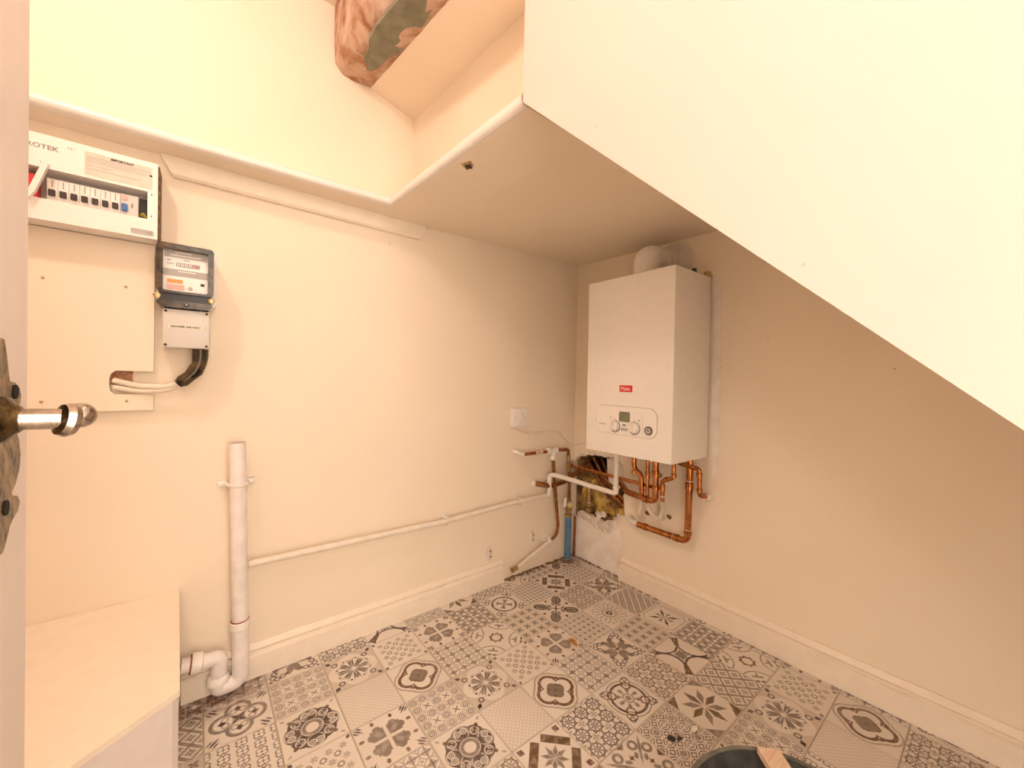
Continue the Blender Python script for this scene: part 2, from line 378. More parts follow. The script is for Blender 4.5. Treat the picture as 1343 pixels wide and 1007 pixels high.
def T_ovalring(x, y, u, v):
    r = hyp(x, y); d = fold(x, y, 4, PI/4); q = fold(x, y, 4)
    return [(fill(mx_(ab(r - .66) - .06, .10 - ab(q[1]))), BR), (fill(ell(d[0], d[1], .22, 0, .20, .075)), GR), (fill(circ(d[0], ab(d[1]), .38, .07, .07)), GR), (fill(ring(d[0], ab(d[1]), .95, .13, .12, .03)), INK), (fill(rho(q[0], ab(q[1]), .66, .06, .12)), INK), (fill(rho(d[0], d[1], 1.2, .1, .06)), INK)]
def T_circlestar(x, y, u, v):
    ax, ay = ab(x), ab(y); d = fold(x, y, 4, PI/4); p = fold(x, y, 4)
    return [(fill(ring(ax, ay, 1.0, 1.0, .78, .026)), GR), (fill(mn(ell(d[0], d[1], .86, 0, .14, .05), ell(d[0], ab(d[1]), .94, .12, .05, .12))), GR), (fill(mn(ell(d[0], ab(d[1]), 1.20, .12, .05, .10))), INK),
            (fill(ab(mn(bx_(x, y, 0, 0, .22, .22), mx_(ab(u), ab(v)) - .22)) - .045), BR)]
def vine(dark):
    def f(x, y, u, v):
        a, b = rep(x, .667), rep(y, .667); p = fold(a, b, 8); c, d = rep(x + .333, .667), rep(y + .333, .667); q = fold(c, d, 4)
        return [(fill(ell(p[0], p[1], .12, 0, .10, .022)), dark), (fill(circ(p[0], ab(p[1]), .235, .05, .038)), dark), (fill(circ(p[0], p[1], .30, 0, .035)), dark), (fill(rho(q[0], q[1], .08, .09, .05)), LG)]
    return f
def T_keys(x, y, u, v):
    a, b = rep(u, .70), rep(v, .70); o = mx_(ab(a), ab(b), (ab(a) + ab(b))*.74); c, d = rep(u + .35, .70), rep(v + .35, .70); p = fold(a, b, 8)
    o2 = mx_(ab(c), ab(d), (ab(c) + ab(d))*.74)
    l1 = ab(rep(mn(o, o2), .092)) - .019
    return [(fill(mx_(l1, .12 - o)), INK), (fill(mx_(ab(ab(a) - ab(b)) - .02, .14 - o)), BG), (fill(ell(p[0], p[1], .07, 0, .06, .03)), GR)]
def T_scroll(x, y, u, v):
    d = fold(x, y, 4, PI/4); q = fold(x, y, 4)
    return [(fill(mn(ring(d[0], ab(d[1]), .80, .24, .14, .05), ell(d[0], d[1], .70, 0, .46, .05), ell(d[0], ab(d[1]), .45, .16, .12, .07))), GR), (fill(rho(q[0], ab(q[1]), .46, .12, .06)), BR), (fill(rho(q[0], ab(q[1]), .46, .05, .13)), BR), (fill(rho(q[0], q[1], 1.0, .20, .20)), BR)]
def T_rings(x, y, u, v):
    a, b = rep(x, .40), rep(y, .40); r = hyp(a, b); cx = op('FRACT', (x/.40 + y/.40)/2.0 + .25); sel = fill(ab(cx - .5) - .25, .01); s2 = op('SUBTRACT', 1.0, sel)
    k = mn(ab(a + b), ab(a - b))*.7071 - .018; c, d = rep(x + .2, .40), rep(y + .2, .40)
    odd = op('FRACT', (x/.40 + .5 - op('FRACT', x/.40 + .5))/2.0 + .01); sel = fill(.25 - odd, .01)*1.0
    od2 = op('FRACT', (y/.40 + .5 - op('FRACT', y/.40 + .5))/2.0 + .01); sel = sel*fill(.25 - od2, .01); s2 = op('SUBTRACT', 1.0, sel)
    return [(fill(ab(r - .165) - .014)*s2, GR), (fill(ab(r - .095) - .018)*s2, INK), (fill(r - .03)*s2, INK), (fill(mx_(k, r - .15))*sel, INK), (fill(ring(c, d, 0, 0, .045, .014)), LG)]
def T_leafrings(x, y, u, v):
    a, b = rep(x, .5), rep(y, .5); c, d = rep(x + .25, .5), rep(y + .25, .5); p = fold(c, d, 4, PI/4); e = ell(p[0], p[1], .15, 0, .13, .075)
    return [(fill(e), LG), (fill(ab(e) - .014), INK), (fill(mn(ab(a), ab(b)) - .014), BG), (fill(mn(ab(x), ab(y)) - .026), BG)]
def T_trefoil(x, y, u, v):
    c, d = rep(x, .5), rep(y, .4); q = fold(c, d, 4, PI/4); e = circ(q[0], q[1], .10, 0, .085)
    return [(fill(ab(e) - .016), INK), (fill(ab(rep(x + .25, .5)) - .014), BG), (fill(circ(c, d, 0, 0, .03)), GR), (fill(ring(c, rep(y + .2, .4), 0, 0, .05, .012)), GR)]
def T_lattice(x, y, u, v):
    a, b = rep(u + .235, .47), rep(v + .235, .47); c, d = rep(u, .47), rep(v, .47); p = fold(a, b, 4, PI/4); m_ = mn(ab(c), ab(d))
    p = fold(c, d, 4, PI/4); q = fold(c, d, 4); m_ = mn(ab(a), ab(b))
    return [(fill(m_ - .045), LG), (fill(ab(ab(a) - .035) - .010), INK), (fill(ab(ab(b) - .035) - .007), GR), (fill(ell(p[0], p[1], .09, 0, .07, .03)), GR), (fill(ell(q[0], q[1], .08, 0, .05, .03)), LG)]
def T_plusgrid(x, y, u, v):
    a, b = rep(x + .25, .5), rep(y + .25, .5); p = fold(a, b, 4, PI/4); c, d = rep(x, .5), rep(y, .5)
    return [(fill(mx_(ab(x), ab(y)) - 2.0), PK), (fill(ell(p[0], p[1], .08, 0, .09, .035)), INK), (fill(bx_(a, b, 0, 0, .13, .13))*0.35, LG), (fill(mn(ab(c), ab(d)) - .018), BG)]
def T_stitch(x, y, u, v):
    a, b = rep(x, .333), rep(y, .333); c, d = rep(x + .167, .333), rep(y + .167, .333); p = fold(a, b, 4)
    return [(fill(ring(c, d, 0, 0, .11, .014)), LG), (fill(ell(p[0], p[1], .05, 0, .06, .028)), INK), (fill(circ(c, d, 0, 0, .03)), GR)]
def T_stripes(x, y, u, v):
    a = rep(x + y*0.0, .40); b = rep(y, .10); c = rep(x + .2, .4)
    a = rep(v, .36); c = rep(v + .18, .36); b = rep(u, .10)
    return [(fill(mx_(ab(x), ab(y)) - 2.0)*.6, LG), (fill(ab(a) - .045), BG), (fill(ab(ab(a) - .055) - .012), GR), (fill(mx_(ab(b) - .018, ab(c) - .10)), GR)]
def T_greyquat(x, y, u, v):
    ax, ay = ab(x), ab(y); a, b = mx_(ax, ay), mn(ax, ay); q = mn(circ(a, b, .46, 0, .36), circ(a, b, .30, .30, .06)); d = fold(x, y, 4, PI/4)
    return [(fill(ab(q) - .06), GR), (fill(ab(q + .06) - .02), LG), (fill(ring(a, b, .40, .14, .10, .03)), LG), (fill(rho(a, b, .50, .13, .11)), INK), (fill(mn(ab(x - y), ab(x + y))*.7071 - .03)*fill(hyp(x, y) - .24), INK), (fill(mn(ell(d[0], d[1], 1.05, 0, .18, .045), ell(d[0], ab(d[1]), 1.10, .12, .12, .03))), INK)]
def T_tinygrid(x, y, u, v):
    a, b = rep(x, .25), rep(y, .25); c, d = rep(x + .125, .25), rep(y + .125, .25); p = fold(a, b, 4, PI/4)
    return [(fill(ab(mx_(ab(c), ab(d)) - .08) - .012), GR), (fill(ell(p[0], p[1], .03, 0, .045, .02)), INK)]

TILES = {'Q': T_quatrefoil, 'F': T_firework, 'M': T_medallion, 'S': T_speckle, 'B': T_greybox, 'D': T_dots, 'L': T_leaves, 'P': T_petals, 'W': T_swirl, 'R': T_ringoval, 'E': T_eightstar,
         'A': T_arcs, 'U': T_sunburst, 'T': T_framed, 'C': T_cross, 'O': T_ovalring, 'X': T_circlestar, 'V': vine(INK), 'v': vine(OL), 'K': T_keys, 'Z': T_scroll, 'G': T_rings, 'H': T_leafrings,
         'h': T_trefoil, 'N': T_lattice, 'Y': T_plusgrid, 'p': T_stitch, 'J': T_stripes, 'I': T_greyquat, 'k': T_tinygrid}
HALF = .0745
def tile_mat(key):
    mt, nt, bs = nodes_of('printed tile ' + TILES[key].__name__.replace('T_', '') + ('' if key.isupper() else ' variant')); E.nt = nt; N = nt.nodes; L = nt.links
    tc = N.new('ShaderNodeTexCoord'); sp = N.new('ShaderNodeSeparateXYZ'); L.new(tc.outputs['Object'], sp.inputs[0])
    x = E(sp.outputs[0])/HALF; y = E(sp.outputs[1])/HALF; u = (x + y)*.70711; v = (x - y)*.70711
    col = None
    geo = N.new('ShaderNodeNewGeometry')
    nz = N.new('ShaderNodeTexNoise'); nz.inputs['Scale'].default_value = 55; nz.inputs['Detail'].default_value = 6; L.new(geo.outputs['Position'], nz.inputs['Vector'])
    nb = N.new('ShaderNodeTexNoise'); nb.inputs['Scale'].default_value = 5; nb.inputs['Detail'].default_value = 4; L.new(geo.outputs['Position'], nb.inputs['Vector'])
    cur = None; base = (*BG, 1)
    worn = op('MULTIPLY_ADD', E(nz.outputs[0]), 1.3, .30, clamp=True)
    for msk, c in TILES[key](x, y, u, v) + [(fill(.965 - mx_(ab(x), ab(y)))*.7, PK)]:
        mm = op('MULTIPLY', msk, worn if c not in (BG, PK) else 1.0)
        mx = N.new('ShaderNodeMix'); mx.data_type = 'RGBA'; L.new(mm.v, mx.inputs[0])
        if cur is None: mx.inputs[6].default_value = base
        else: L.new(cur, mx.inputs[6])
        mx.inputs[7].default_value = (*c, 1); cur = mx.outputs[2]
    # foot-worn greying over the whole sheet, and brown grime by the leaking trap
    ps = N.new('ShaderNodeSeparateXYZ'); L.new(geo.outputs['Position'], ps.inputs[0])
    dx = (E(ps.outputs[0]) + 1.53)/.15; dy = (E(ps.outputs[1]) + .05)/.075
    st = op('MULTIPLY', op('SUBTRACT', 1.25, hyp(dx, dy), clamp=True), op('MULTIPLY_ADD', E(nz.outputs[0]), 3.0, -.85, clamp=True))
    dx2 = (E(ps.outputs[0]) + .07)/.12; dy2 = (E(ps.outputs[1]) + .04)/.08
    st2 = op('MULTIPLY', op('SUBTRACT', 1.2, hyp(dx2, dy2), clamp=True), op('MULTIPLY_ADD', E(nz.outputs[0]), 3.0, -1.0, clamp=True))
    st = mx_(st, st2)
    wear = op('MULTIPLY_ADD', E(nb.outputs[0]), 1.4, -.45, clamp=True)
    m1 = N.new('ShaderNodeMix'); m1.data_type = 'RGBA'; L.new((wear*.45).v, m1.inputs[0]); L.new(cur, m1.inputs[6]); m1.inputs[7].default_value = (.52, .43, .355, 1)
    m2 = N.new('ShaderNodeMix'); m2.data_type = 'RGBA'; L.new(st.v, m2.inputs[0]); L.new(m1.outputs[2], m2.inputs[6]); m2.inputs[7].default_value = (.16, .06, .025, 1)
    L.new(m2.outputs[2], bs.inputs['Base Color'])
    bs.inputs['Roughness'].default_value = .45; bs.inputs['Specular IOR Level'].default_value = .3
    return mt

# ------------------------------------------------------------------ room shell
SOF = 1.51      # underside of the landing soffit
CEIL = 2.165
BX = -1.045     # face of the stair side panel
# left wall (behind the meters)
wall_left = struct('wall_left', box(BM(), (-2.5, 0, 0), (.12, .12, 2.3)), M['wall'])

# right wall with the broken-out hole beside the corner
HOLE = [(-.006, .500), (-.03, .528), (-.06, .540), (-.10, .551), (-.163, .5606), (-.21, .554), (-.2585, .5617), (-.295, .548), (-.3156, .5294), (-.3118, .4635), (-.318, .42), (-.3197, .3723), (-.3271, .30), (-.305, .285), (-.2779, .2671), (-.25, .243), (-.2212, .226), (-.18, .232), (-.1474, .222), (-.11, .240), (-.0687, .235), (-.03, .215), (-.006, .21)]
rnd = random.Random(3); ragged = []
for i, (a, b) in enumerate(zip(HOLE, HOLE[1:] + HOLE[:1])):
    ragged.append(a)
    if i < len(HOLE)-1:
        for t in (.33, .66): ragged.append((a[0]+(b[0]-a[0])*t+rnd.uniform(-.005, .005) if a[0] < -.01 else a[0]+(b[0]-a[0])*t, a[1]+(b[1]-a[1])*t+rnd.uniform(-.005, .005)))
outer = [(.0, .0), (.0, 2.3), (-2.6, 2.3), (-2.6, .0)]
bm = BM(); allp = outer + ragged
vs_ = [bm.verts.new((0, y, z)) for y, z in allp]
for tri in tessellate_polygon([[Vector((y, z, 0)) for y, z in outer], [Vector((y, z, 0)) for y, z in ragged]]):
    try: bm.faces.new([vs_[k] for k in tri])
    except ValueError: pass
ring0 = vs_[4:]; ring1 = [bm.verts.new((.028, y, z)) for y, z in ragged]
for i in range(len(ring0)):
    j = (i+1) % len(ring0); bm.faces.new((ring0[i], ring0[j], ring1[j], ring1[i]))
wall_right = struct('wall_right', bm, M['wall'])
# the hollow behind the hole: heightfield of brick and mortar with one deep black pocket
bm = BM(); nY, nZ = 34, 40; grid = []
def depth(y, z):
    d = .075 + .018*math.sin(y*70+z*23)*math.cos(z*61-y*31) + rnd.uniform(-.004, .004)
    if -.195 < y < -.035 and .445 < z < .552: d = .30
    if y < -.19 and z > .415: d = .035 + rnd.uniform(-.003, .003)
    if y > -.02 or y < -.325 or z < .21 or z > .56: d = .02
    return d
for a in range(nY+1):
    row = []
    for b in range(nZ+1):
        y = .003 - .343*a/nY; z = .195 + .38*b/nZ; row.append(bm.verts.new((depth(y, z), y, z)))
    grid.append(row)
for a in range(nY):
    for b in range(nZ): bm.faces.new((grid[a][b], grid[a+1][b], grid[a+1][b+1], grid[a][b+1]))
obj('cavity_back', bm, M['cavity'], wall_right, 'rough brown brick and mortar inside the broken hole', smooth=60)
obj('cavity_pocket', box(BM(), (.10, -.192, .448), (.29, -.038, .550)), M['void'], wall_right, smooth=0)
# torn board and foam in the hole
bm = BM()
for i, (y, z, r) in enumerate(((-.075, .355, .052), (-.12, .325, .042), (-.06, .30, .046), (-.14, .275, .036), (-.03, .38, .036), (-.095, .39, .03), (-.04, .33, .04), (-.17, .29, .030), (-.21, .275, .026), (-.25, .285, .030), (-.285, .30, .026))):
    lump(bm, (.066, y, z), r, 40+i, .30, (.6, 1, 1), 3)
obj('insulating_foam', bm, M['foam'], wall_right, 'yellow foam packed into the hole', smooth=70)
obj('backing_board', prism(BM(), [(.022, y, z) for y, z in ((-.20, .545), (-.25, .552), (-.30, .53), (-.305, .44), (-.27, .405), (-.215, .43), (-.205, .47))], (.01, 0, 0)), M['plaster'], wall_right, 'torn piece of cream board in the hole', smooth=0)
# lumps of plaster along the bottom lip
for i, (y, z, r) in enumerate(((-.10, .225, .028), (-.13, .215, .022), (-.075, .232, .026), (-.16, .228, .024), (-.19, .215, .030), (-.225, .218, .030), (-.255, .236, .024), (-.285, .262, .022), (-.21, .192, .020), (-.05, .222, .022), (-.15, .195, .016), (-.24, .198, .018), (-.30, .282, .018), (-.17, .258, .020), (-.20, .268, .018))):
    bm = BM(); lump(bm, (.004, y, z), r, 70+i, .28, (.45, 1, .8)); obj('plaster_lump', bm, M['rubble'], wall_right, smooth=45)
for i, (y, z, r) in enumerate(((-.11, .556, .020), (-.15, .562, .022), (-.20, .560, .018), (-.06, .545, .018), (-.28, .556, .016), (-.312, .535, .014))):
    bm = BM(); lump(bm, (.006, y, z), r, 90+i, .3, (.4, 1.2, .6)); obj('plaster_lump', bm, M['rubble'], wall_right, smooth=45)
for i, (z, r) in enumerate(((.49, .012), (.47, .010), (.455, .013), (.435, .011), (.42, .009), (.40, .012), (.26, .014), (.24, .016))):
    bm = BM(); lump(bm, (-.016-.008*(i % 3), -.002, z), r, 120+i, .3, (1, .5, 1), 1); obj('plaster_lump', bm, M['rubble'], wall_left, smooth=45)
# bare grey-white patch where the skirting stops short, brown crumbling line at its foot
def patch(seed, poly, x0, th):
    return prism(BM(), [(x0, y, z) for y, z in poly], (th, 0, 0))
obj('bare_plaster', prism(BM(), [(-.0015, y, z) for y, z in ((-.008, .0), (-.008, .20), (-.05, .218), (-.09, .205), (-.15, .186), (-.21, .178), (-.26, .20), (-.30, .235), (-.315, .17), (-.30, .10), (-.315, .0))], (.0012, 0, 0)), M['filler'], wall_right, 'bare grey plaster below the hole', smooth=0)
obj('filler_strip', prism(BM(), [(-.002, y, z) for y, z in ((-.712, 1.315), (-.738, 1.305), (-.745, .93), (-.742, .60), (-.735, .555), (-.722, .560), (-.716, .75))], (.0015, 0, 0)), M['filler'], wall_right, 'white filler strip beside the boiler', smooth=0)

# floor: bed plus single printed tiles
floor = struct('floor', box(BM(), (-2.5, -2.6, -.06), (.02, .02, -.0035)), mat('tile bed grout', (.50, .42, .35), .8, vscale=40, var=.12))
GRID = {
 -5: 'YKVRAhPQZXCYK', -4: 'HGIWvAKENXYCT', -3: 'PWNIGFDLHOkBps', -2: 'ZCHRhMSQPXnCvWk', -1: 'AEVKGPDLGFDLpUJY',
  0: 'HOTQRvEYPMSQPWYTS', 1: 'DLKJBCvEDGkBVRvAHW'}
ROW = {  # j -> (first i, string of patterns)
 -6: (-7, 'SPQDLKXVHTCYNW'),
 -5: (-7, 'CAPRZVGkHQSYTB'),
 -4: (-7, 'QvHPCWVAKENXYCT'[:14]),
 -3: (-7, 'PLNIGFDLHOkBpU'),
 -2: (-7, 'ZCYhMSQPXYCvWk'),
 -1: (-7, 'AEVKDLGFDLpUJP'),
  0: (-7, 'HOTQRPMSQPWYTS'),
  1: (-7, 'DLKJXCvBVRvAHW'),
  2: (-7, 'GRUIPMYHZKENXP'),
  3: (-7, 'vCSXkLQDTWGFDL'),
  4: (-7, 'EHPYOZRVNUhSQP'),
  5: (-7, 'KTDJBGXMEAOpVR'),
  6: (-7, 'WPLQCvHSYIKDZF'),
  7: (-7, 'NUXRTGkEPBMAHC')}
# corrections read off the photograph, tile by tile: (i, j): pattern
FIX = {(-4, -3): 'I', (-3, -3): 'G', (-2, -3): 'F', (-1, -3): 'D', (0, -3): 'L', (1, -3): 'H', (2, -3): 'O', (3, -3): 'k', (4, -3): 'B', (5, -3): 'p', (6, -3): 'U',
       (-5, -3): 'N', (-4, -2): 'h', (-3, -2): 'M', (-2, -2): 'S', (-1, -2): 'Q', (0, -2): 'P', (1, -2): 'X', (2, -2): 'Y', (3, -2): 'C', (4, -2): 'v', (5, -2): 'W', (6, -2): 'J',
       (-3, -1): 'D', (-2, -1): 'L', (-1, -1): 'G', (0, -1): 'F', (1, -1): 'D', (2, -1): 'L', (3, -1): 'p', (4, -1): 'U', (5, -1): 'J', (6, -1): 'Y',
       (-2, 0): 'P', (-1, 0): 'M', (0, 0): 'S', (1, 0): 'Q', (2, 0): 'P', (3, 0): 'W', (4, 0): 'Y', (5, 0): 'T', (6, 0): 'S',
       (-1, 1): 'v', (0, 1): 'B', (1, 1): 'V', (2, 1): 'R', (3, 1): 'v', (4, 1): 'A', (5, 1): 'H', (6, 1): 'O',
       (1, 2): 'Z', (2, 2): 'K', (3, 2): 'E', (4, 2): 'N', (5, 2): 'X', (6, 2): 'P', (3, 3): 'G', (4, 3): 'F', (5, 3): 'D', (6, 3): 'L', (4, 4): 'S', (5, 4): 'Q', (6, 4): 'P', (5, 5): 'V', (6, 5): 'R',
       (-3, -4): 'W', (-2, -4): 'V', (-1, -4): 'A', (0, -4): 'K', (1, -4): 'E', (2, -4): 'N', (3, -4): 'X', (4, -4): 'Y', (5, -4): 'C', (6, -4): 'T'}
TX, TY, TS = -.87593, -.60789, .15
TM = {}; TMESH = {}
def tile_bm(x0, x1, y0, y1):
    t = bmesh.new(); bmesh.ops.create_cube(t, size=1)
    for v in t.verts:
        v.co = Vector((x0 if v.co.x < 0 else x1, y0 if v.co.y < 0 else y1, -.0035 if v.co.z < 0 else 0))
    top = [e for e in t.edges if all(abs(w.co.z) < 1e-6 for w in e.verts)]
    bmesh.ops.bevel(t, geom=top, offset=.0006, segments=1, affect='EDGES'); return t
for j, (i0, s) in ROW.items():
    for n, ch in enumerate(s):
        i = i0 + n; key = FIX.get((i, j), ch)
        cx, cy = TX + i*TS, TY - j*TS
        x0, x1, y0, y1 = max(-HALF, -2.0-cx), min(HALF, -.0005-cx), max(-HALF, -2.6-cy), min(HALF, -.0005-cy)
        if x1-x0 < .004 or y1-y0 < .004: continue
        if key not in TM: TM[key] = tile_mat(key)
        full = (x1-x0 > .1485 and y1-y0 > .1485)
        if full and key in TMESH: me = TMESH[key]
        else:
            t = tile_bm(x0, x1, y0, y1); me = bpy.data.meshes.new('tile'); t.to_mesh(me); t.free(); me.materials.append(TM[key])
            if full: TMESH[key] = me
        o = bpy.data.objects.new('tile', me); put(o, floor, (cx, cy, 0))

# ceilings
struct('ceiling', box(BM(), (-2.5, -1.80, CEIL), (-1.215, 0, CEIL+.08)), M['ceil'])
bm = BM()      # lower sloping ceiling between the beam and the landing wall
a = [(-.935, 0, 1.905), (-.935, -.85, 1.835), (-1.10, -.85, 1.800), (-1.10, -.35, 1.885), (-1.10, 0, 1.952)]
n1, n2 = 8, 10; G_ = []
for k in range(n2+1):
    t = k/n2; y = -.85*t; zl = 1.952 - .19*(.85*t); zr = 1.905 - .085*(.85*t); G_.append([bm.verts.new((-1.10+.165*w/n1, y, zl+(zr-zl)*w/n1)) for w in range(n1+1)])
for k in range(n2):
    for w in range(n1): bm.faces.new((G_[k][w], G_[k+1][w], G_[k+1][w+1], G_[k][w+1]))
r_ = bmesh.ops.extrude_face_region(bm, geom=list(bm.faces))
for v in r_['geom']:
    if isinstance(v, bmesh.types.BMVert): v.co.z = 2.2
struct('ceiling_lower', bm, M['ceil'], smooth=40)
# landing soffit: two boards with a joint between them
bm = BM(); prism(bm, [(-2.2, 0, SOF), (-2.2, -.062, SOF), (-1.0605, -.108, SOF), (-1.0235, -.775, SOF), (-.8285, -.775, SOF), (-.868, 0, SOF)], (0, 0, .03)); struct('ceiling_soffit_front', bm, M['soffit'])
bm = BM(); prism(bm, [(-.8645, 0, SOF+.006), (-.8230, -.80, SOF+.003), (0, -.80, SOF+.006), (0, 0, SOF+.022)], (0, 0, .03)); struct('ceiling_soffit_back', bm, M['soffit'])
box(bm_j := BM(), (-.90, -.80, SOF+.022), (-.79, 0, SOF+.05)); struct('joint_light_stop', bm_j, M['soffit'])  # added strip above the joint, stops light leaking down through it
# rounded white nosing round the edge of the opening
bm = BM(); tube(bm, [(-2.2, -.060, SOF+.014), (-1.0605, -.106, SOF+.014), (-1.0235, -.775, SOF+.014)], .0150, 14, 0); struct('trim_1', bm, M['nose'], smooth=40)
# chamfered batten under the ledge along the left wall
bm = BM(); xs = (-1.655, -.885)
prof = [(0, 1.458), (-.012, 1.458), (-.018, 1.464), (-.018, SOF), (0, SOF)]
L0 = [bm.verts.new((xs[0]+(.026*(SOF-z)/.05), y, z)) for y, z in prof]; L1 = [bm.verts.new((xs[1]-(.022*(SOF-z)/.05), y, z)) for y, z in prof]
for k in range(5): bm.faces.new((L0[k], L0[(k+1) % 5], L1[(k+1) % 5], L1[k]))
bm.faces.new(L0); bm.faces.new(L1[::-1]); struct('trim_2', bm, M['trim'])
# landing wall above the ledge, stair side panel with the raking lower edge, raking underside of the stairs
struct('wall_landing', box(BM(), (-.935, -.90, SOF+.02), (-.90, 0, 2.3)), M['wall'])
rake = .945
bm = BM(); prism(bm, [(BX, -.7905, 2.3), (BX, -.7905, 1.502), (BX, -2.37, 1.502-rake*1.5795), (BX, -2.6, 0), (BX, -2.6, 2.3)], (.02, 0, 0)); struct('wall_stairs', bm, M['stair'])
bm = BM(); prism(bm, [(BX+.02, -.80, 1.510), (BX+.02, -2.38, 1.510-rake*1.58), (0, -2.38, 1.510-rake*1.58), (0, -.80, 1.510)], (0, .02, .03)); struct('ceiling_rake', bm, M['soffit'])

# walls out of view that close the cupboard
struct('wall_rear', box(BM(), (-2.5, -1.80, 0), (-1.72, -1.74, 2.3)), M['wall'])
struct('wall_side', box(BM(), (-2.56, -1.80, 0), (-2.5, .12, 2.3)), M['wall'])
# ------------------------------------------------------------------ skirtings
def skirting(name, path_fn, s0, s1, t, h, end0=True):
    prof = [(0, 0), (t, 0), (t, h*.66), (t*.86, h*.69), (t*.60, h*.70), (t*.45, h*.73), (t*.45, h*.76), (t*.62, h*.79), (t*.72, h*.84), (t*.60, h*.90), (t*.40, h*.95), (t*.30, h), (0, h)]
    bm = BM(); A = [bm.verts.new(path_fn(s0, d, z)) for d, z in prof]; B = [bm.verts.new(path_fn(s1, d, z)) for d, z in prof]; n = len(prof)
    for k in range(n): bm.faces.new((A[k], A[(k+1) % n], B[(k+1) % n], B[k]))
    bm.faces.new(A); bm.faces.new(B[::-1])
    o = struct(name, bm, M['trim'], smooth=30); return o
skirting('baseboard_left', lambda s, d, z: (s, -d, z), -1.60, -.468, .019, .1005)
skirting('baseboard_right', lambda s, d, z: (-d, s, z), -.316, -2.4, .026, .1005)

# ------------------------------------------------------------------ the door at the camera's left, open, seen edge-on
DX = -1.68
door = struct('door_1', box(BM(), (DX-.036, -1.66, .008), (DX, -.913, 2.0), .0015), M['door'])
prof = [(.9475, .002), (.936, .0065), (.922, .0105), (.9165, .0125), (.9155, .022), (.911, .031), (.905, .0345), (.899, .033), (.895, .028), (.8925, .020), (.886, .020), (.880, .023), (.870, .031), (.858, .0345), (.846, .032), (.836, .024), (.8315, .017), (.8285, .019), (.826, .029), (.820, .0335), (.814, .030), (.8105, .020), (.806, .0135), (.799, .009), (.7915, .002)]
py = -.984
outl = [(DX, py+w*1.22, z) for z, w in prof] + [(DX, py-w*1.22, z) for z, w in prof[::-1]]
bm = BM(); a = [bm.verts.new(Vector(p)+Vector((0, 0, 0))) for p in outl]; b = [bm.verts.new((DX+.0045, py+(p[1]-py)*.86, p[2]+(.869-p[2])*.02)) for p in outl]
n = len(outl); bm.faces.new(b)
for k in range(n): bm.faces.new((a[k], a[(k+1) % n], b[(k+1) % n], b[k]))
plate = obj('handle_backplate', bm, M['iron'], door, 'worn black iron backplate with pointed lobed outline', smooth=30)
bm = BM(); 
for q in ((py+.0235, .9075), (py-.0235, .9075), (py+.006, .824), (py-.018, .824)):
    lathe(bm, (DX+.0040, q[0], q[1]), (1, 0, 0), [(0, .0055), (.0012, .0055)], 14)
obj('pierced_hole', bm, M['void'], plate)
bm = BM(); lathe(bm, (DX+.004, py, .8885), (1, 0, 0), [(0, .0175), (.003, .016), (.006, .0115), (.009, .009)], 20)
boss = obj('handle_boss', bm, M['iron'], door)
bm = BM(); tube(bm, [(DX+.008, py, .8885), (DX+.032, py+.003, .8875)], .0078, 16)
obj('lever_neck', bm, M['steel'], door, 'bright worn steel lever')
bm = BM(); lathe(bm, (DX+.0305, py+.0005, .8875), (.83, .50, -.2), [(0, .006), (.001, .0115), (.005, .0130), (.009, .0115), (.010, .006)], 22)
ball(bm, (DX+.0405, py+.008, .8895), .0098, 16)
tube(bm, [(DX+.034, py+.003, .884), (DX+.040, py+.014, .886), (DX+.043, py+.010, .892)], .0062, 10, .006)
obj('lever_scroll', bm, M['steel'], door, 'twisted ball end of the lever')

# ------------------------------------------------------------------ old beam in the ceiling opening
beam = thing('ceiling_beam', 'crumbling old ceiling beam with flaking plaster and a grey-green patch, above the ledge', 'beam', (-1.16, -.4, 2.05))
bm = BM(); rows = []; rb = random.Random(11)
nx = 26
for k in range(nx+1):
    y = -.002 - .80*k/nx; s = k/nx*.80; jt = lambda a=.006: rb.uniform(-a, a)
    sec = [(-1.2225+jt(.003), 2.165), (-1.2235+jt(.003), 2.07), (-1.2215+jt(.003), 1.978-.07*s+jt()), (-1.195+jt(), 1.952-.10*s+jt()), (-1.155+jt(), 1.948-.16*s+jt()), (-1.118+jt(), 1.950-.19*s+jt()), (-1.094, 1.956-.19*s+jt(.003)), (-1.094, 2.165)]
    rows.append([bm.verts.new((x, y, z)) for x, z in sec])
for r0, r1 in zip(rows, rows[1:]):
    for k in range(len(r0)-1): bm.faces.new((r0[k], r0[k+1], r1[k+1], r1[k]))
bm.faces.new(rows[0]); bm.faces.new(rows[-1][::-1])
obj('beam_body', bm, M['beam'], beam, smooth=25)
bm = BM(); lumpy = []
for k in range(24):
    t = 2*PI*k/24; rr = 1+rb.uniform(-.12, .12)
    lumpy.append((-1.150+.044*rr*math.cos(t) + .0, -.40+.26*rr*math.sin(t)))
prism(bm, [(x, y, 1.9440+.165*y-.003) for x, y in lumpy], (0, 0, .012))
obj('skim_patch', bm, M['skim'], beam, 'grey-green skim patch on the underside', smooth=0)

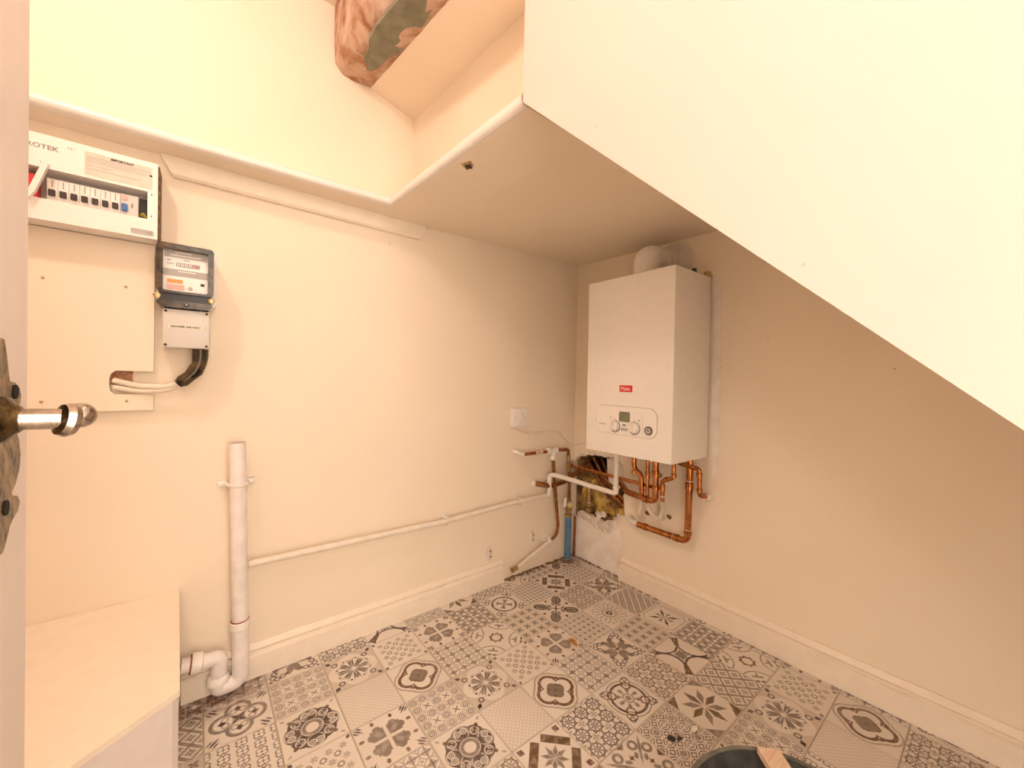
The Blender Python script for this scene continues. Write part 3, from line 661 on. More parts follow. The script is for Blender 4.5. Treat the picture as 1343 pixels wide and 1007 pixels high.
# ------------------------------------------------------------------ boxed-in shelf low on the left
t = thing('boxed_casing', 'low cream boxed casing against the left wall in the near left corner', 'box', (-1.80, -.25, 0))
obj('top_board', prism(BM(), [(-2.2, -.001, .309), (-1.606, -.001, .309), (-1.5905, -.459, .309), (-2.2, -.90, .309)], (0, 0, .0113)), M['trim'], t, smooth=0)
obj('front_board', prism(BM(), [(-1.5925, -.452, 0), (-1.601, -.465, 0), (-2.2, -.888, 0), (-2.2, -.875, 0)], (0, 0, .309)), M['door'], t, smooth=0)
obj('end_board', prism(BM(), [(-1.607, -.020, 0), (-1.5925, -.452, 0), (-1.604, -.452, 0), (-1.618, -.020, 0)], (0, 0, .309)), M['trim'], t, smooth=0)

# ------------------------------------------------------------------ consumer unit (fuse box)
FY = -.080
cu = thing('consumer_unit', 'white fuse box with a row of breakers, at the top of the left wall', 'fuse box', (-1.85, 0, 1.262))
X0, X1, Z0, Z1 = -2.04, -1.654, 1.262, 1.452
ox0, ox1, oz0, oz1 = -1.90, -1.673, 1.309, 1.378
bm = BM()
for a, b in (((X0, FY, oz1), (X1, 0, Z1)), ((X0, FY, Z0), (X1, 0, oz0)), ((X0, FY, oz0), (ox0, 0, oz1)), ((ox1, FY, oz0), (X1, 0, oz1))): box(bm, a, b)
obj('cover', bm, M['white'], cu, smooth=0)
obj('recess_back', box(BM(), (ox0, -.035, oz0), (ox1, -.02, oz1)), M['greymid'], cu, smooth=0)
obj('recess_sill', box(BM(), (ox0, FY+.012, oz0), (ox1, -.036, oz0+.004)), M['white'], cu, smooth=0)
for k in range(7):
    xc = -1.8335 + .0170*k
    b = obj('breaker', box(BM(), (xc-.0083, -.066, oz0+.005), (xc+.0083, -.036, oz0+.053), .0008), M['plastic'], cu, smooth=0)
    obj('toggle', box(BM(), (xc-.0052, -.073, oz0+.013), (xc+.0052, -.066, oz0+.027), .001), M['ink'], b, smooth=0)
    obj('rating_slip', box(BM(), (xc-.0012, -.0664, oz0+.034), (xc+.0012, -.066, oz0+.050)), M['greymid'], b, smooth=0)
b = obj('breaker', box(BM(), (-1.7225, -.066, oz0+.004), (-1.691, -.036, oz0+.055), .0008), M['grey'], cu, 'wider grey safety switch with blue lever', smooth=0)
obj('toggle', box(BM(), (-1.7205, -.073, oz0+.012), (-1.7100, -.066, oz0+.030), .0015), M['blue'], b, 'blue lever', smooth=0)
obj('test_button', box(BM(), (-1.7205, -.068, oz0+.040), (-1.7105, -.066, oz0+.050), .0008), M['redink'], b, 'pale red test button', smooth=0)
obj('rating_slip', box(BM(), (-1.704, -.0664, oz0+.024), (-1.700, -.066, oz0+.034)), M['greydark'], b, smooth=0)
b = obj('open_way', box(BM(), (-1.690, -.046, oz0+.004), (-1.6735, -.036, oz0+.058)), M['black'], cu, 'dark open gap with an earth wire', smooth=0)
obj('earth_wire', tube(BM(), [(-1.687, -.050, oz0+.014), (-1.683, -.056, oz0+.018), (-1.679, -.050, oz0+.012)], .0035, 10, .003), mat('yellow green wire', (.42, .34, .03), .5), b)
obj('breaker', box(BM(), (-1.895, -.066, oz0+.005), (-1.856, -.036, oz0+.055), .0008), M['red'], cu, 'red main switch by the door edge', smooth=0)
bm = BM(); prism(bm, [(-1.8422, -0.0835, 1.3866), (-1.8332, -0.0835, 1.3847), (-1.8529, -0.0835, 1.3190), (-1.8638, -0.0835, 1.2989), (-1.8660, -0.0835, 1.3099)], (0, -.012, 0)); obj('flap_arm', bm, M['white'], cu, 'white flap arm standing across the breakers', smooth=0)
bm = BM(); ball(bm, (-1.8460, -0.0815, 1.3903), .0028, 10); obj('stud', bm, M['white'], cu)
words('lettering', 'PROTEK', .0135, (-1.8497, -0.0803, 1.4241), 'Y', M['greydark'], cu, xs=1.12, align='CENTER', bold=.0003)
words('lettering', 'DB 1', .006, (-1.8017, -0.0803, 1.4347), 'Y', M['greymid'], cu, xs=1.15)
obj('notice', box(BM(), (-1.781, FY-.0006, 1.385), (-1.664, FY, 1.4385)), mat('buff notice', (.72, .65, .55), .5), cu, 'buff printed notice', smooth=0)
words('lettering', 'IMPORTANT', .0072, (-1.718, FY-.0009, 1.4335), 'Y', M['ink'], cu, xs=1.0, bold=.0003)
for k, (x1, z) in enumerate(((-1.668, 1.4275), (-1.668, 1.4235), (-1.668, 1.4195), (-1.672, 1.4155), (-1.735, 1.4075), (-1.685, 1.3995))):
    obj('print_line', box(BM(), (-1.778, FY-.0009, z), (x1, FY-.0006, z+.0012)), M['greymid'], cu, smooth=0)
bm = BM(); ball(bm, (-1.667, FY-.001, 1.4180), .0026, 10); obj('screw', bm, M['ink'], cu)
for z in (1.372, 1.318):
    bm = BM(); ball(bm, (-1.6655, FY, z), .0016, 8); obj('screw', bm, M['ink'], cu)
obj('rating_plate', prism(BM(), [(u, FY-.0006, v) for u, v in rrect(-1.703, 1.268, -1.661, 1.281, .004)], (0, .0006, 0)), M['greymid'], cu, 'grey oval rating plate', smooth=0)
words('lettering', 'CE', .008, (-1.6690, FY-.0009, 1.2745), 'Y', M['greydark'], cu)
obj('edge_strip', box(BM(), (X1, -.07, Z0+.002), (X1+.003, -.004, Z1-.002)), M['dirt'], cu, 'brown strip on the right edge', smooth=0)  # thin brown strip down the cover's right side

# ------------------------------------------------------------------ cream backing board with the cable slot
brd = thing('meter_board', 'cream backing board with a cable slot, under the white fuse box', 'board', (-1.78, 0, .826))
BYF = -.020
slot = [(-1.6625, .868), (-1.735, .868), (-1.7425, .875), (-1.7455, .890), (-1.7455, .908), (-1.7425, .920), (-1.735, .928), (-1.6625, .928)]
outl = [(-1.6625, .826), (-1.6625, .868)] + slot[1:-1] + [(-1.6625, .928), (-1.6625, 1.2605), (-2.04, 1.2605), (-2.04, .826)]
bm = BM(); A = [bm.verts.new((x, BYF, z)) for x, z in outl]; B = [bm.verts.new((x, -.001, z)) for x, z in outl]
for tri in tessellate_polygon([[Vector((x, z, 0)) for x, z in outl]]):
    bm.faces.new([A[k] for k in tri]); bm.faces.new([B[k] for k in tri][::-1])
for k in range(len(outl)): bm.faces.new((A[k], A[(k+1) % len(outl)], B[(k+1) % len(outl)], B[k]))
obj('panel', bm, M['wall'], brd, smooth=0)
obj('slot_back', box(BM(), (-1.75, -.004, .893), (-1.704, -.002, .930)), mat('raw hole in wall', (.24, .08, .03), .9, col2=(.55, .32, .20), vscale=60), brd, 'raw brown hole behind the slot', smooth=0)
for p in ((-1.8562, -0.0205, 1.1418), (-1.7168, -0.0205, 1.1432), (-1.8571, -0.0205, 0.8509), (-1.7134, -0.0205, 0.8501)):
    bm = BM(); ball(bm, p, .0032, 10, (1, .5, 1)); obj('screw', bm, M['brass'], brd)

# ------------------------------------------------------------------ electricity meter
me_ = thing('electricity_meter', 'black framed electricity meter with a dial counter, right of the fuse box', 'meter', (-1.597, 0, 1.09))
obj('housing', prism(BM(), [(u, -.055, v) for u, v in rrect(-1.657, 1.105, -1.533, 1.255, .012)], (0, .054, 0)), M['plastic'], me_)
def ringplate(u0, v0, u1, v1, r, bw, y0, y1, mt, nm, par, bwb=None):
    o = rrect(u0, v0, u1, v1, r, 4); i = rrect(u0+bw, v0+(bwb or bw), u1-bw, v1-bw, max(.001, r*.5), 4); bm = BM(); n = len(o)
    def lay(P, y): return [bm.verts.new((u, y, v)) for u, v in P]
    of, if_, ob, ib = lay(o, y0), lay(i, y0), lay(o, y1), lay(i, y1)
    for k in range(n):
        k2 = (k+1) % n
        bm.faces.new((of[k], of[k2], if_[k2], if_[k])); bm.faces.new((of[k], of[k2], ob[k2], ob[k])); bm.faces.new((if_[k], if_[k2], ib[k2], ib[k])); bm.faces.new((ob[k], ob[k2], ib[k2], ib[k]))
    return obj(nm, bm, mt, par, smooth=30)
M['meterframe'] = mat('black and amber cover frame', (.012, .009, .006), .15, col2=(.12, .07, .022), vscale=45)
ringplate(-1.654, 1.128, -1.5395, 1.2535, .010, .0125, -.108, -.055, M['meterframe'], 'cover_frame', me_, .006)
obj('dial_plate', box(BM(), (-1.643, -.090, 1.128), (-1.550, -.085, 1.243)), M['white'], me_, smooth=0)
obj('dial_header', box(BM(), (-1.640, -.0908, 1.2225), (-1.5545, -.090, 1.2405)), M['greymid'], me_, 'grey header band on the dial', smooth=0)
obj('dial_band', box(BM(), (-1.643, -.0908, 1.175), (-1.550, -.090, 1.1925)), M['greymid'], me_, 'grey middle band on the dial', smooth=0)
ct = obj('counter', box(BM(), (-1.6165, -.0915, 1.2005), (-1.569, -.090, 1.2105), .0006), M['greydark'], me_, 'row of counter wheels', smooth=0)
for k, d in enumerate('073570'):
    xx = -1.6120 + .0078*k
    w_ = obj('counter_wheel', box(BM(), (xx-.0029, -.0919, 1.2016), (xx+.0029, -.0912, 1.2094)), M['white'] if k < 4 else M['redink'], ct, smooth=0)
    words('lettering', d, .0078, (xx, -.0922, 1.2055), 'Y', M['ink'], me_)
for (x0, x1, z, mt) in ((-1.619, -1.586, 1.2345, 'white'), (-1.628, -1.567, 1.2270, 'white'), (-1.602, -1.590, 1.2165, 'greymid'), (-1.634, -1.627, 1.2135, 'greydark'), (-1.634, -1.621, 1.2050, 'greymid'), (-1.613, -1.577, 1.1865, 'white')):
    obj('print_line', box(BM(), (x0, -.0912, z), (x1, -.0908, z+.0022)), M[mt], me_, smooth=0)
obj('orange_sticker', box(BM(), (-1.634, -.0908, 1.1565), (-1.603, -.090, 1.1665)), M['orange'], me_, 'orange sticker', smooth=0)
obj('pink_sticker', box(BM(), (-1.634, -.0908, 1.1395), (-1.600, -.090, 1.1535)), M['redink'], me_, 'pale pink sticker', smooth=0)
obj('seal_mark', box(BM(), (-1.567, -.0908, 1.156), (-1.559, -.090, 1.163)), M['ink'], me_, smooth=0)
obj('round_mark', lathe(BM(), (-1.588, -.0902, 1.146), (0, -1, 0), [(0, .005), (.0006, .005)], 16), M['greymid'], me_)
# terminal cover: black recess, sloping grimy lower lip, corner lugs, screw
obj('terminal_recess', box(BM(), (-1.649, -.098, 1.108), (-1.544, -.055, 1.1285)), M['black'], me_, smooth=0)
bm = BM(); prism(bm, [(-1.6535, -.0995, 1.1095), (-1.5415, -.0995, 1.1095), (-1.5415, -.0995, 1.102), (-1.549, -.0995, 1.0925), (-1.645, -.0995, 1.0925), (-1.6535, -.0995, 1.102)], (0, .045, 0)); obj('terminal_cover', bm, M['meterframe'], me_, smooth=0)
bm = BM(); lathe(bm, (-1.595, -.0995, 1.1015), (0, -1, 0), [(0, .0048), (.002, .0048), (.003, .003)], 16); sc = obj('screw_seat', bm, M['black'], me_)
bm = BM(); ball(bm, (-1.595, -.1030, 1.1015), .0022, 10); obj('screw', bm, M['white'], sc)
for x in (-1.6525, -1.5440):
    bm = BM(); lathe(bm, (x, -.100, 1.119), (0, -1, 0), [(0, .0075), (.003, .0075), (.004, .005)], 14); obj('lug', bm, M['brass'], me_)

# ------------------------------------------------------------------ service cut-out box
cb = thing('isolator_box', 'pale grey terminal box with a warning strip, under the black meter', 'box', (-1.595, 0, .99))
obj('base', box(BM(), (-1.645, -.055, .992), (-1.545, -.001, 1.092), .003), M['plastic'], cb)
obj('lid', box(BM(), (-1.642, -.090, .991), (-1.5475, -.055, 1.0905), .003), M['grey'], cb)
obj('warning_strip', box(BM(), (-1.631, -.0908, 1.0405), (-1.561, -.0898, 1.0500)), M['label'], cb, 'cream warning strip', smooth=0)
words('lettering', 'DANGER 240 VOLT', .0074, (-1.5960, -.0911, 1.0453), 'Y', M['ink'], cb, xs=.96, bold=.0002)
for x in (-1.636, -1.5535):
    for z in (.9975, 1.0840):
        bm = BM(); lathe(bm, (x, -.0898, z), (0, -1, 0), [(0, .0032), (.0012, .0032)], 12); obj('screw', bm, M['ink'], cb)

# ------------------------------------------------------------------ supply cable
sc_ = thing('supply_cable', 'white twin cable in a black sleeve, from the slot up into the grey box', 'cable', (-1.6, -.05, .90))
obj('sleeve', tube(BM(), [(-1.566, -.046, .995), (-1.566, -.048, .955), (-1.578, -.050, .925), (-1.604, -.050, .903)], [.0175]*2+[.0175, .0175, .017, .016, .016, .0155, .015, .016, .014, .0165, .013, .012][:12]+[.012]*4, 14, .03), M['meterframe'], sc_, 'black wrapped sleeve') if False else None
bm = BM(); pth = [Vector((-1.566, -.046, .996)), Vector((-1.566, -.047, .970)), Vector((-1.568, -.049, .950)), Vector((-1.576, -.050, .932)), Vector((-1.588, -.050, .917)), Vector((-1.602, -.050, .904)), Vector((-1.612, -.049, .896))]
tube(bm, pth, [.0185, .0185, .0165, .0185, .0150, .0165, .0115], 14)
obj('sleeve', bm, M['meterframe'], sc_, 'black wrapped sleeve')
obj('sheath', tube(BM(), [(-1.606, -.047, .899), (-1.640, -.040, .887), (-1.690, -.030, .889), (-1.738, -.012, .903)], .0072, 12, .03), M['pipecream'], sc_)
obj('sheath', tube(BM(), [(-1.606, -.043, .893), (-1.640, -.036, .878), (-1.690, -.026, .876), (-1.738, -.010, .886)], .0072, 12, .03), M['pipecream'], sc_)

# ------------------------------------------------------------------ waste standpipe and trap
wp = thing('waste_standpipe', 'open white standpipe with a trap at its foot, left end of the left skirting', 'pipe', (-1.47, -.045, 0))
bm = BM(); tube(bm, [(-1.4795, -.045, .727), (-1.4670, -.045, .195)], .0205, 20, caps=False)
tube(bm, [(-1.4795, -.045, .727), (-1.4670, -.045, .195)], .0180, 20, caps=False)
r_ = [v for v in bm.verts if v.co.z > .7]
bmesh.ops.bridge_loops(bm, edges=[e for e in bm.edges if all(v.co.z > .7 for v in e.verts)])
obj('riser', bm, M['pvc'], wp)
bm = BM(); tube(bm, [(-1.4672, -.045, .200), (-1.4655, -.045, .105), (-1.4650, -.045, .0275), (-1.5175, -.045, .0275), (-1.5175, -.045, .050)], .0212, 20, .026, 8)
obj('trap_bend', bm, M['pvc'], wp)
bm = BM(); tube(bm, [(-1.5175, -.045, .055), (-1.5130, -.045, .1175), (-1.545, -.045, .1175), (-1.562, -.045, .1215)], .0195, 20, .022, 8); obj('swan_neck', bm, M['pvc'], wp)
bm = BM(); lathe(bm, (-1.5180, -.045, .044), (.05, 0, 1), [(0, .0225), (.002, .0265), (.016, .0265), (.022, .0225)], 20); obj('union_nut', bm, M['plastic'], wp)
bm = BM(); lathe(bm, (-1.553, -.045, .120), (-1, 0, .12), [(0, .0215), (.002, .0260), (.024, .0275), (.026, .023)], 14); nut = obj('union_nut', bm, M['plastic'], wp)
obj('seal', lathe(BM(), (-1.578, -.045, .1228), (-1, 0, .12), [(0, .0245), (.003, .0245)], 18), M['seal'], nut, 'dark red rubber seal')
obj('outlet', tube(BM(), [(-1.578, -.045, .1228), (-1.5995, -.045, .1253)], .0195, 18), M['pvc'], wp)
bm = BM(); lathe(bm, (-1.4676, -.045, .182), (-.02, 0, 1), [(0, .0225), (.003, .0255), (.022, .0255), (.024, .0235)], 20); nut = obj('union_nut', bm, M['plastic'], wp)
obj('seal', lathe(BM(), (-1.4681, -.045, .206), (-.02, 0, 1), [(0, .0225), (.0025, .0225)], 18), M['seal'], nut, 'dark red rubber seal')
cl = obj('pipe_clip', tube(BM(), [(-1.503, -.012, .606), (-1.501, -.044, .606), (-1.488, -.066, .605), (-1.464, -.066, .604), (-1.452, -.044, .604), (-1.452, -.012, .604)], .0045, 8, .012), M['pipewhite'], wp)
for x in (-1.512, -1.443):
    bm = BM(); box(bm, (x-.012, -.016, .597), (x+.012, -.001, .613), .004); lathe(bm, (x, -.016, .605), (0, -1, 0), [(0, .004), (.002, .0035)], 10); obj('clip_foot', bm, M['pipewhite'], cl)

# ------------------------------------------------------------------ white overflow pipe, along the left wall, round the corner, up into the boiler
ov = thing('overflow_pipe', 'long white plastic pipe from the standpipe along the left wall up to the boiler', 'pipe', (-.80, -.03, .36))
PR = .0105
obj('pipe_run', tube(BM(), [(-1.4485, -.034, .3600), (-.786, -.034, .3500), (-.404, -.034, .3635), (-.2270, -.034, .3600)], PR, 14, .05), M['pipecream'], ov)
obj('riser', tube(BM(), [(-.2270, -.034, .3600), (-.2120, -.035, .3630), (-.2120, -.035, .4400)], PR*1.12, 14, .016), M['pipewhite'], ov)
K4 = -.075
Q0, Q1, Q2 = (-0.1500, 0.0159, 0.4534), (-0.0850, -0.3417, 0.4253), (-0.0850, -0.3517, 0.5912)
obj('pipe_run', tube(BM(), [(-.2120, -.035, .430), (-.2120, -.036, .4590), (-.185, -.050, .4585), (-.085, -.322, .4180), (-.085, -.337, .4220), (-.085, -.3355, .638)], PR*1.08, 14, .022), M['pipewhite'], ov, 'white run from the left wall to the boiler')
for p, c_ in (((-.2120, -.035, .436), (0, 0, 1)), ):
    obj('pipe_socket', lathe(BM(), p, c_, [(0, PR*1.15), (.001, PR*1.35), (.020, PR*1.35), (.021, PR*1.15)], 16), M['pipewhite'], ov)
obj('pipe_socket', lathe(BM(), (-.085, -.3366, .436), (0, 0, 1), [(0, PR*1.15), (.001, PR*1.35), (.018, PR*1.35), (.019, PR*1.15)], 16), M['pipewhite'], ov)
for x, z in ((-.786, .350), (-.404, .3635)):
    bm = BM(); box(bm, (x-.007, -.050, z-.016), (x+.007, -.001, z-.0125), .001); box(bm, (x-.007, -.050, z+.0125), (x+.007, -.001, z+.016), .001); box(bm, (x-.006, -.014, z-.024), (x+.006, -.001, z+.026), .003)
    obj('pipe_clip', bm, M['pipewhite'], ov, smooth=0)

# ------------------------------------------------------------------ copper pipework
def joint(par, p, d, r, ln=.014, mt=None):
    bm = BM(); d = Vector(d).normalized(); p = Vector(p)-d*ln/2
    lathe(bm, p, d, [(0, r), (.001, r*1.22), (ln*.35, r*1.20), (ln*.65, r*1.20), (ln-.001, r*1.22), (ln, r)], 14)
    return obj('solder_joint', bm, mt or M['copper'], par)
# run A: painted end, coupling, plastic tee, copper elbow; branch falling to the floor
ra = thing('copper_tee_run', 'copper pipe with a white tee and a branch falling to the floor, below the switch', 'pipe', (-.25, -.03, .57))
RY = -.032
obj('painted_end', tube(BM(), [(-0.4171, -0.0060, 0.5945), (-0.4103, -0.0260, 0.5880), (-0.3781, -0.0320, 0.5768)], .0098, 12, .006), M['pipewhite'], ra, 'white painted wall end')
obj('pipe', tube(BM(), [(-0.3828, -0.0320, 0.5780), (-0.2157, -0.0320, 0.5752)], .0078, 12), M['copper'], ra)
bm = BM(); lathe(bm, (-0.3065, -0.0320, 0.5779), (1, 0, 0), [(0, .010), (.003, .013), (.012, .013), (.014, .0105), (.032, .0105), (.034, .013), (.043, .013), (.046, .010)], 6); obj('compression_coupling', bm, M['solder'], ra, 'grey hexagonal coupling')
bm = BM(); lathe(bm, (-0.2287, -0.0320, 0.5764), (1, 0, 0), [(0, .011), (.002, .0165), (.018, .0165), (.020, .0135), (.045, .0135), (.047, .0165), (.066, .0165), (.068, .011)], 16)
lathe(bm, (-0.1880, -0.0320, 0.5762), (0, 0, -1), [(0, .0135), (.022, .0135), (.024, .0165), (.044, .0165), (.046, .011)], 16); obj('tee', bm, M['pipewhite'], ra, 'white push-fit tee')
obj('elbow_pipe', tube(BM(), [(-0.1467, -0.0320, 0.5761), (-.0765, RY, .5730), (-.0735, RY, .480)], .0082, 12, .016), M['copperdull'], ra)
joint(ra, (-.0750, RY, .525), (0, 0, 1), .0085, .030, M['brass'])
obj('branch_pipe', tube(BM(), [(-0.1859, -0.0320, 0.5418), (-0.1600, -0.0320, 0.3278), (-0.1398, -0.0320, 0.1888), (-0.1532, -0.0320, 0.1454), (-0.1927, -0.0320, 0.1317)], .0080, 12, .03), M['copperdull'], ra)
bm = BM(); lathe(bm, (-0.2084, -0.0320, 0.1297), (.5, 0, .3), [(0, .009), (.002, .0125), (.012, .0125), (.014, .009)], 12); box(bm, (-0.2346, -0.0320, 0.1455), (-0.1841, -0.0010, 0.1348)); obj('pipe_clip', bm, M['pipewhite'], ra)
obj('painted_branch', tube(BM(), [(-0.1927, -0.0320, 0.1317), (-0.4108, -0.0320, 0.0507)], .0088, 12), M['pipecream'], ra, 'cream painted lower pipe')
bm = BM(); lathe(bm, (-0.4040, -0.0320, 0.0541), (-.87, 0, -.13), [(0, .0105), (.012, .0105), (.013, .008), (.022, .008), (.023, .0115), (.034, .0115)], 12); obj('end_fitting', bm, M['brass'], ra, 'grimy brass end fitting')
# short fat stub into the hole
t = thing('copper_stub', 'fat dull copper pipe from the left wall into the broken hole', 'pipe', (-.2, -.03, .42))
obj('pipe', tube(BM(), [(-0.2883, -0.0080, 0.4231), (-0.2744, -0.0340, 0.4223), (-0.2023, -0.0340, 0.4020), (-.10, -.036, .412), (-.02, -.05, .455), (.05, -.07, .49)], .0120, 14, .03), M['copperdull'], t)
bm = BM(); lathe(bm, (-0.2922, -0.0040, 0.4239), (.3, -1, 0), [(0, .018), (.004, .019), (.010, .016), (.018, .014)], 14); obj('wall_collar', bm, M['plaster'], t, 'plaster-smeared wall collar')
# thin pipe crossing the hole to the boiler tails
t = thing('crossing_pipe', 'thin copper pipe crossing the broken hole to the boiler tails', 'pipe', (-.06, -.3, .48))
c0 = Vector((-.060, -.030, .4880)); c1 = Vector((-0.0850, -0.5611, 0.4898))
obj('pipe', tube(BM(), [c0, c1], .0078, 12), M['copper'], t)
bm = BM(); lathe(bm, (-.0735, -.034, .505), (0, 0, -1), [(0, .009), (.002, .0135), (.014, .0135), (.016, .010), (.030, .0125), (.044, .0125), (.046, .008)], 8); obj('compression_elbow', bm, M['brass'], t, 'brass elbow at the corner')
# boiler tails
def tail(nm, label, parts, at):
    t = thing(nm, label, 'pipe', at, 'copper pipes under the boiler')
    for p in parts:
        obj(p[0], tube(BM(), p[1], p[2], 14, p[3] if len(p) > 3 else .02), p[4] if len(p) > 4 else M['copper'], t)
    return t
XA = -.105
t1 = tail('boiler_tail_pipe', 'copper tail with a double bend, leftmost under the boiler', [
    ('pipe', [(XA, -.4405, .638), (XA, -.4420, .556), (XA, -.4790, .533), (XA, -.4815, .452)], .0105, .018),
    ('painted_lower_pipe', [(XA, -.4790, .458), (-.060, -.4500, .400), (-.040, -.4280, .345), (-.004, -.4240, .315)], .0095, .03, M['pipecream'])], (XA, -.45, .5))
joint(t1, (XA, -.4423, .540), (0, .2, 1), .0100); joint(t1, (XA, -.4815, .470), (0, 0, 1), .0100)
t2 = tail('boiler_tail_pipe', 'thin straight copper tail, second from the left under the boiler', [
    ('pipe', [(XA, -.5060, .638), (XA, -.5085, .448)], .0080, .02),
    ('painted_lower_pipe', [(XA, -.5085, .452), (-.075, -.4900, .395), (-.038, -.5060, .350), (-.004, -.5180, .338)], .0095, .03, M['pipecream'])], (XA, -.505, .5))
joint(t2, (XA, -.5075, .540), (0, 0, 1), .0080, .03)
XB = -.118
t3 = tail('boiler_tail_pipe', 'fat copper tail with a valve, turning left towards the broken hole', [
    ('pipe', [(XB, -.5505, .638), (XB, -.5530, .452), (XB, -.5350, .4415), (-.085, -.395, .4400), (.03, -.26, .455)], .0125, .022)], (XB, -.55, .5))
joint(t3, (XB, -.5520, .555), (0, 0, 1), .0125, .03); joint(t3, (XB, -.5525, .500), (0, 0, 1), .0125, .016); joint(t3, (XB+.003, -.508, .4405), (.02, 1, 0), .0125, .018)
bm = BM(); lathe(bm, (XB, -.558, .553), (-.35, -1, .1), [(0, .006), (.014, .006), (.015, .009), (.022, .009)], 8); obj('drain_valve', bm, M['brass'], t3, 'small brass drain valve')
XC = -.112
t4 = tail('boiler_tail_pipe', 'thin copper tail stepping left with a cream painted foot, joined by the crossing pipe', [
    ('pipe', [(XC, -.6240, .638), (XC, -.6255, .553), (XC, -.5900, .537), (XC, -.5790, .528), (XC, -.5800, .448)], .0085, .016),
    ('painted_lower_pipe', [(XC, -.5800, .452), (-.06, -.552, .42), (-.030, -.530, .375), (-.030, -.526, .350), (-.004, -.520, .342)], .0098, .03, M['pipecream'])], (XC, -.60, .5))
joint(t4, (XC, -.6255, .562), (0, 0, 1), .0085, .018); joint(t4, (XC, -.5792, .505), (0, 0, 1), .0090, .026); joint(t4, (XC, -.5798, .470), (0, 0, 1), .0085, .008, M['solder']); joint(t4, (XC, -.597, .541), (0, 1, -.3), .0085, .014)
t5 = tail('boiler_tail_pipe', 'thin copper tail turning right and down into a wall collar, rightmost of the boiler pipes', [
    ('pipe', [(-.115, -.632, .638), (-.095, -.640, .6100), (-.052, -.6720, .5960), (-.050, -.6960, .5930), (-.050, -.6990, .4900), (-.004, -.7140, .4830)], .0088, .014)], (-.06, -.69, .55))
joint(t5, (-.050, -.6965, .572), (0, 0, 1), .0088, .016); joint(t5, (-.050, -.6985, .512), (0, 0, 1), .0088, .016)
bm = BM(); lathe(bm, (-.002, -.7150, .4830), (-1, .1, 0), [(0, .016), (.006, .017), (.014, .014), (.020, .010)], 14); obj('wall_collar', bm, M['plaster'], t5, 'plaster-smeared wall collar')
XD = -.052
t6 = tail('boiler_gas_pipe', 'fat copper pipe dropping right of the other tails then turning left along the wall', [
    ('pipe', [(XD, -.6600, .638), (XD, -.6565, .3130), (XD, -.6400, .2985), (XD, -.4300, .3000)], .0128, .024),
    ('painted_end', [(XD, -.4320, .3000), (-.045, -.385, .3015), (-.004, -.360, .303)], .0132, .02, M['pipewhite'])], (XD, -.65, .45))
joint(t6, (XD, -.6590, .520), (0, 0, 1), .0128, .028); joint(t6, (XD, -.6590, .540), (0, 0, 1), .0128, .006, M['solder']); joint(t6, (XD, -.6570, .335), (0, 0, 1), .0128, .016); joint(t6, (XD, -.6570, .346), (0, 0, 1), .0132, .004, M['solder']); joint(t6, (XD, -.612, .2990), (0, 1, 0), .0128, .016); joint(t6, (XD, -.598, .2992), (0, 1, 0), .0132, .004, M['solder']); joint(t6, (XD, -.470, .2998), (0, 1, 0), .0128, .016)
for y, z in ((-.447, .342), (-.548, .352)):
    bm = BM(); lump(bm, (.002, y, z), .016, int(-y*1000), .35, (.25, 1, .9), 1); obj('chipped_hole', bm, M['dirt'], wall_right)
# pipes seen inside the hole
for k, (pp, r, lb) in enumerate((([(.06, -.045, .505), (.030, -.16, .405), (.022, -.325, .325)], .0115, 'dull copper pipe slanting through the hole, lowest of three'),
                                 ([(.075, -.075, .520), (.045, -.17, .435), (.03, -.31, .352)], .0105, 'dull copper pipe slanting through the hole, middle of three'),
                                 ([(.10, -.10, .530), (.060, -.18, .455), (.055, -.25, .405)], .0085, 'dull copper pipe slanting through the hole, topmost of three'))):
    t = thing('cavity_pipe', lb, 'pipe', pp[1], 'copper pipes inside the broken hole'); obj('pipe', tube(BM(), pp, r, 12, .05), M['copperdull'], t)
t = thing('cavity_valve', 'upright brass valve stub standing in the yellow foam of the hole', 'valve', (.01, -.105, .26))
obj('stem', tube(BM(), [(.006, -.105, .275), (.006, -.106, .410)], .0105, 14), M['brass'], t)
for z in (.30, .375):
    bm = BM(); lathe(bm, (.006, -.1055, z), (0, 0, 1), [(0, .011), (.001, .0130), (.006, .0130), (.007, .011)], 14); obj('collar', bm, M['solder'], t)
bm = BM(); lathe(bm, (.006, -.105, .258), (0, 0, 1), [(0, .013), (.002, .018), (.018, .018), (.022, .012)], 8); obj('valve_body', bm, M['brass'], t)

# blue main with stopcock
bl = thing('blue_water_pipe', 'short blue water pipe rising from the floor in the corner', 'pipe', (-.053, -.02, 0))
obj('pipe', tube(BM(), [(-.0560, -.021, .001), (-.0555, -.0225, .222)], .0152, 16), M['bluepipe'], bl)
bm = BM(); lathe(bm, (-.0560, -.021, .020), (0, 0, 1), [(0, .0156), (.001, .0172), (.010, .0172), (.011, .0156)], 16); obj('grip_ring', bm, M['bluepipe'], bl)
bm = BM(); lathe(bm, (-.0555, -.0225, .216), (0, 0, 1), [(0, .015), (.002, .019), (.016, .019), (.018, .013), (.028, .012), (.040, .017), (.052, .017), (.054, .011), (.075, .010), (.080, .013), (.092, .013)], 8)
stp = obj('stopcock', bm, M['brass'], bl, 'grimy brass stopcock')
bm = BM(); tube(bm, [(-.056, -.022, .262), (-.082, -.050, .285)], .009, 10); lathe(bm, (-.080, -.048, .283), (-.6, -.7, .5), [(0, .010), (.012, .010), (.013, .004), (.022, .004), (.024, .015), (.030, .015)], 12); obj('tap_spindle', bm, M['brass'], stp)
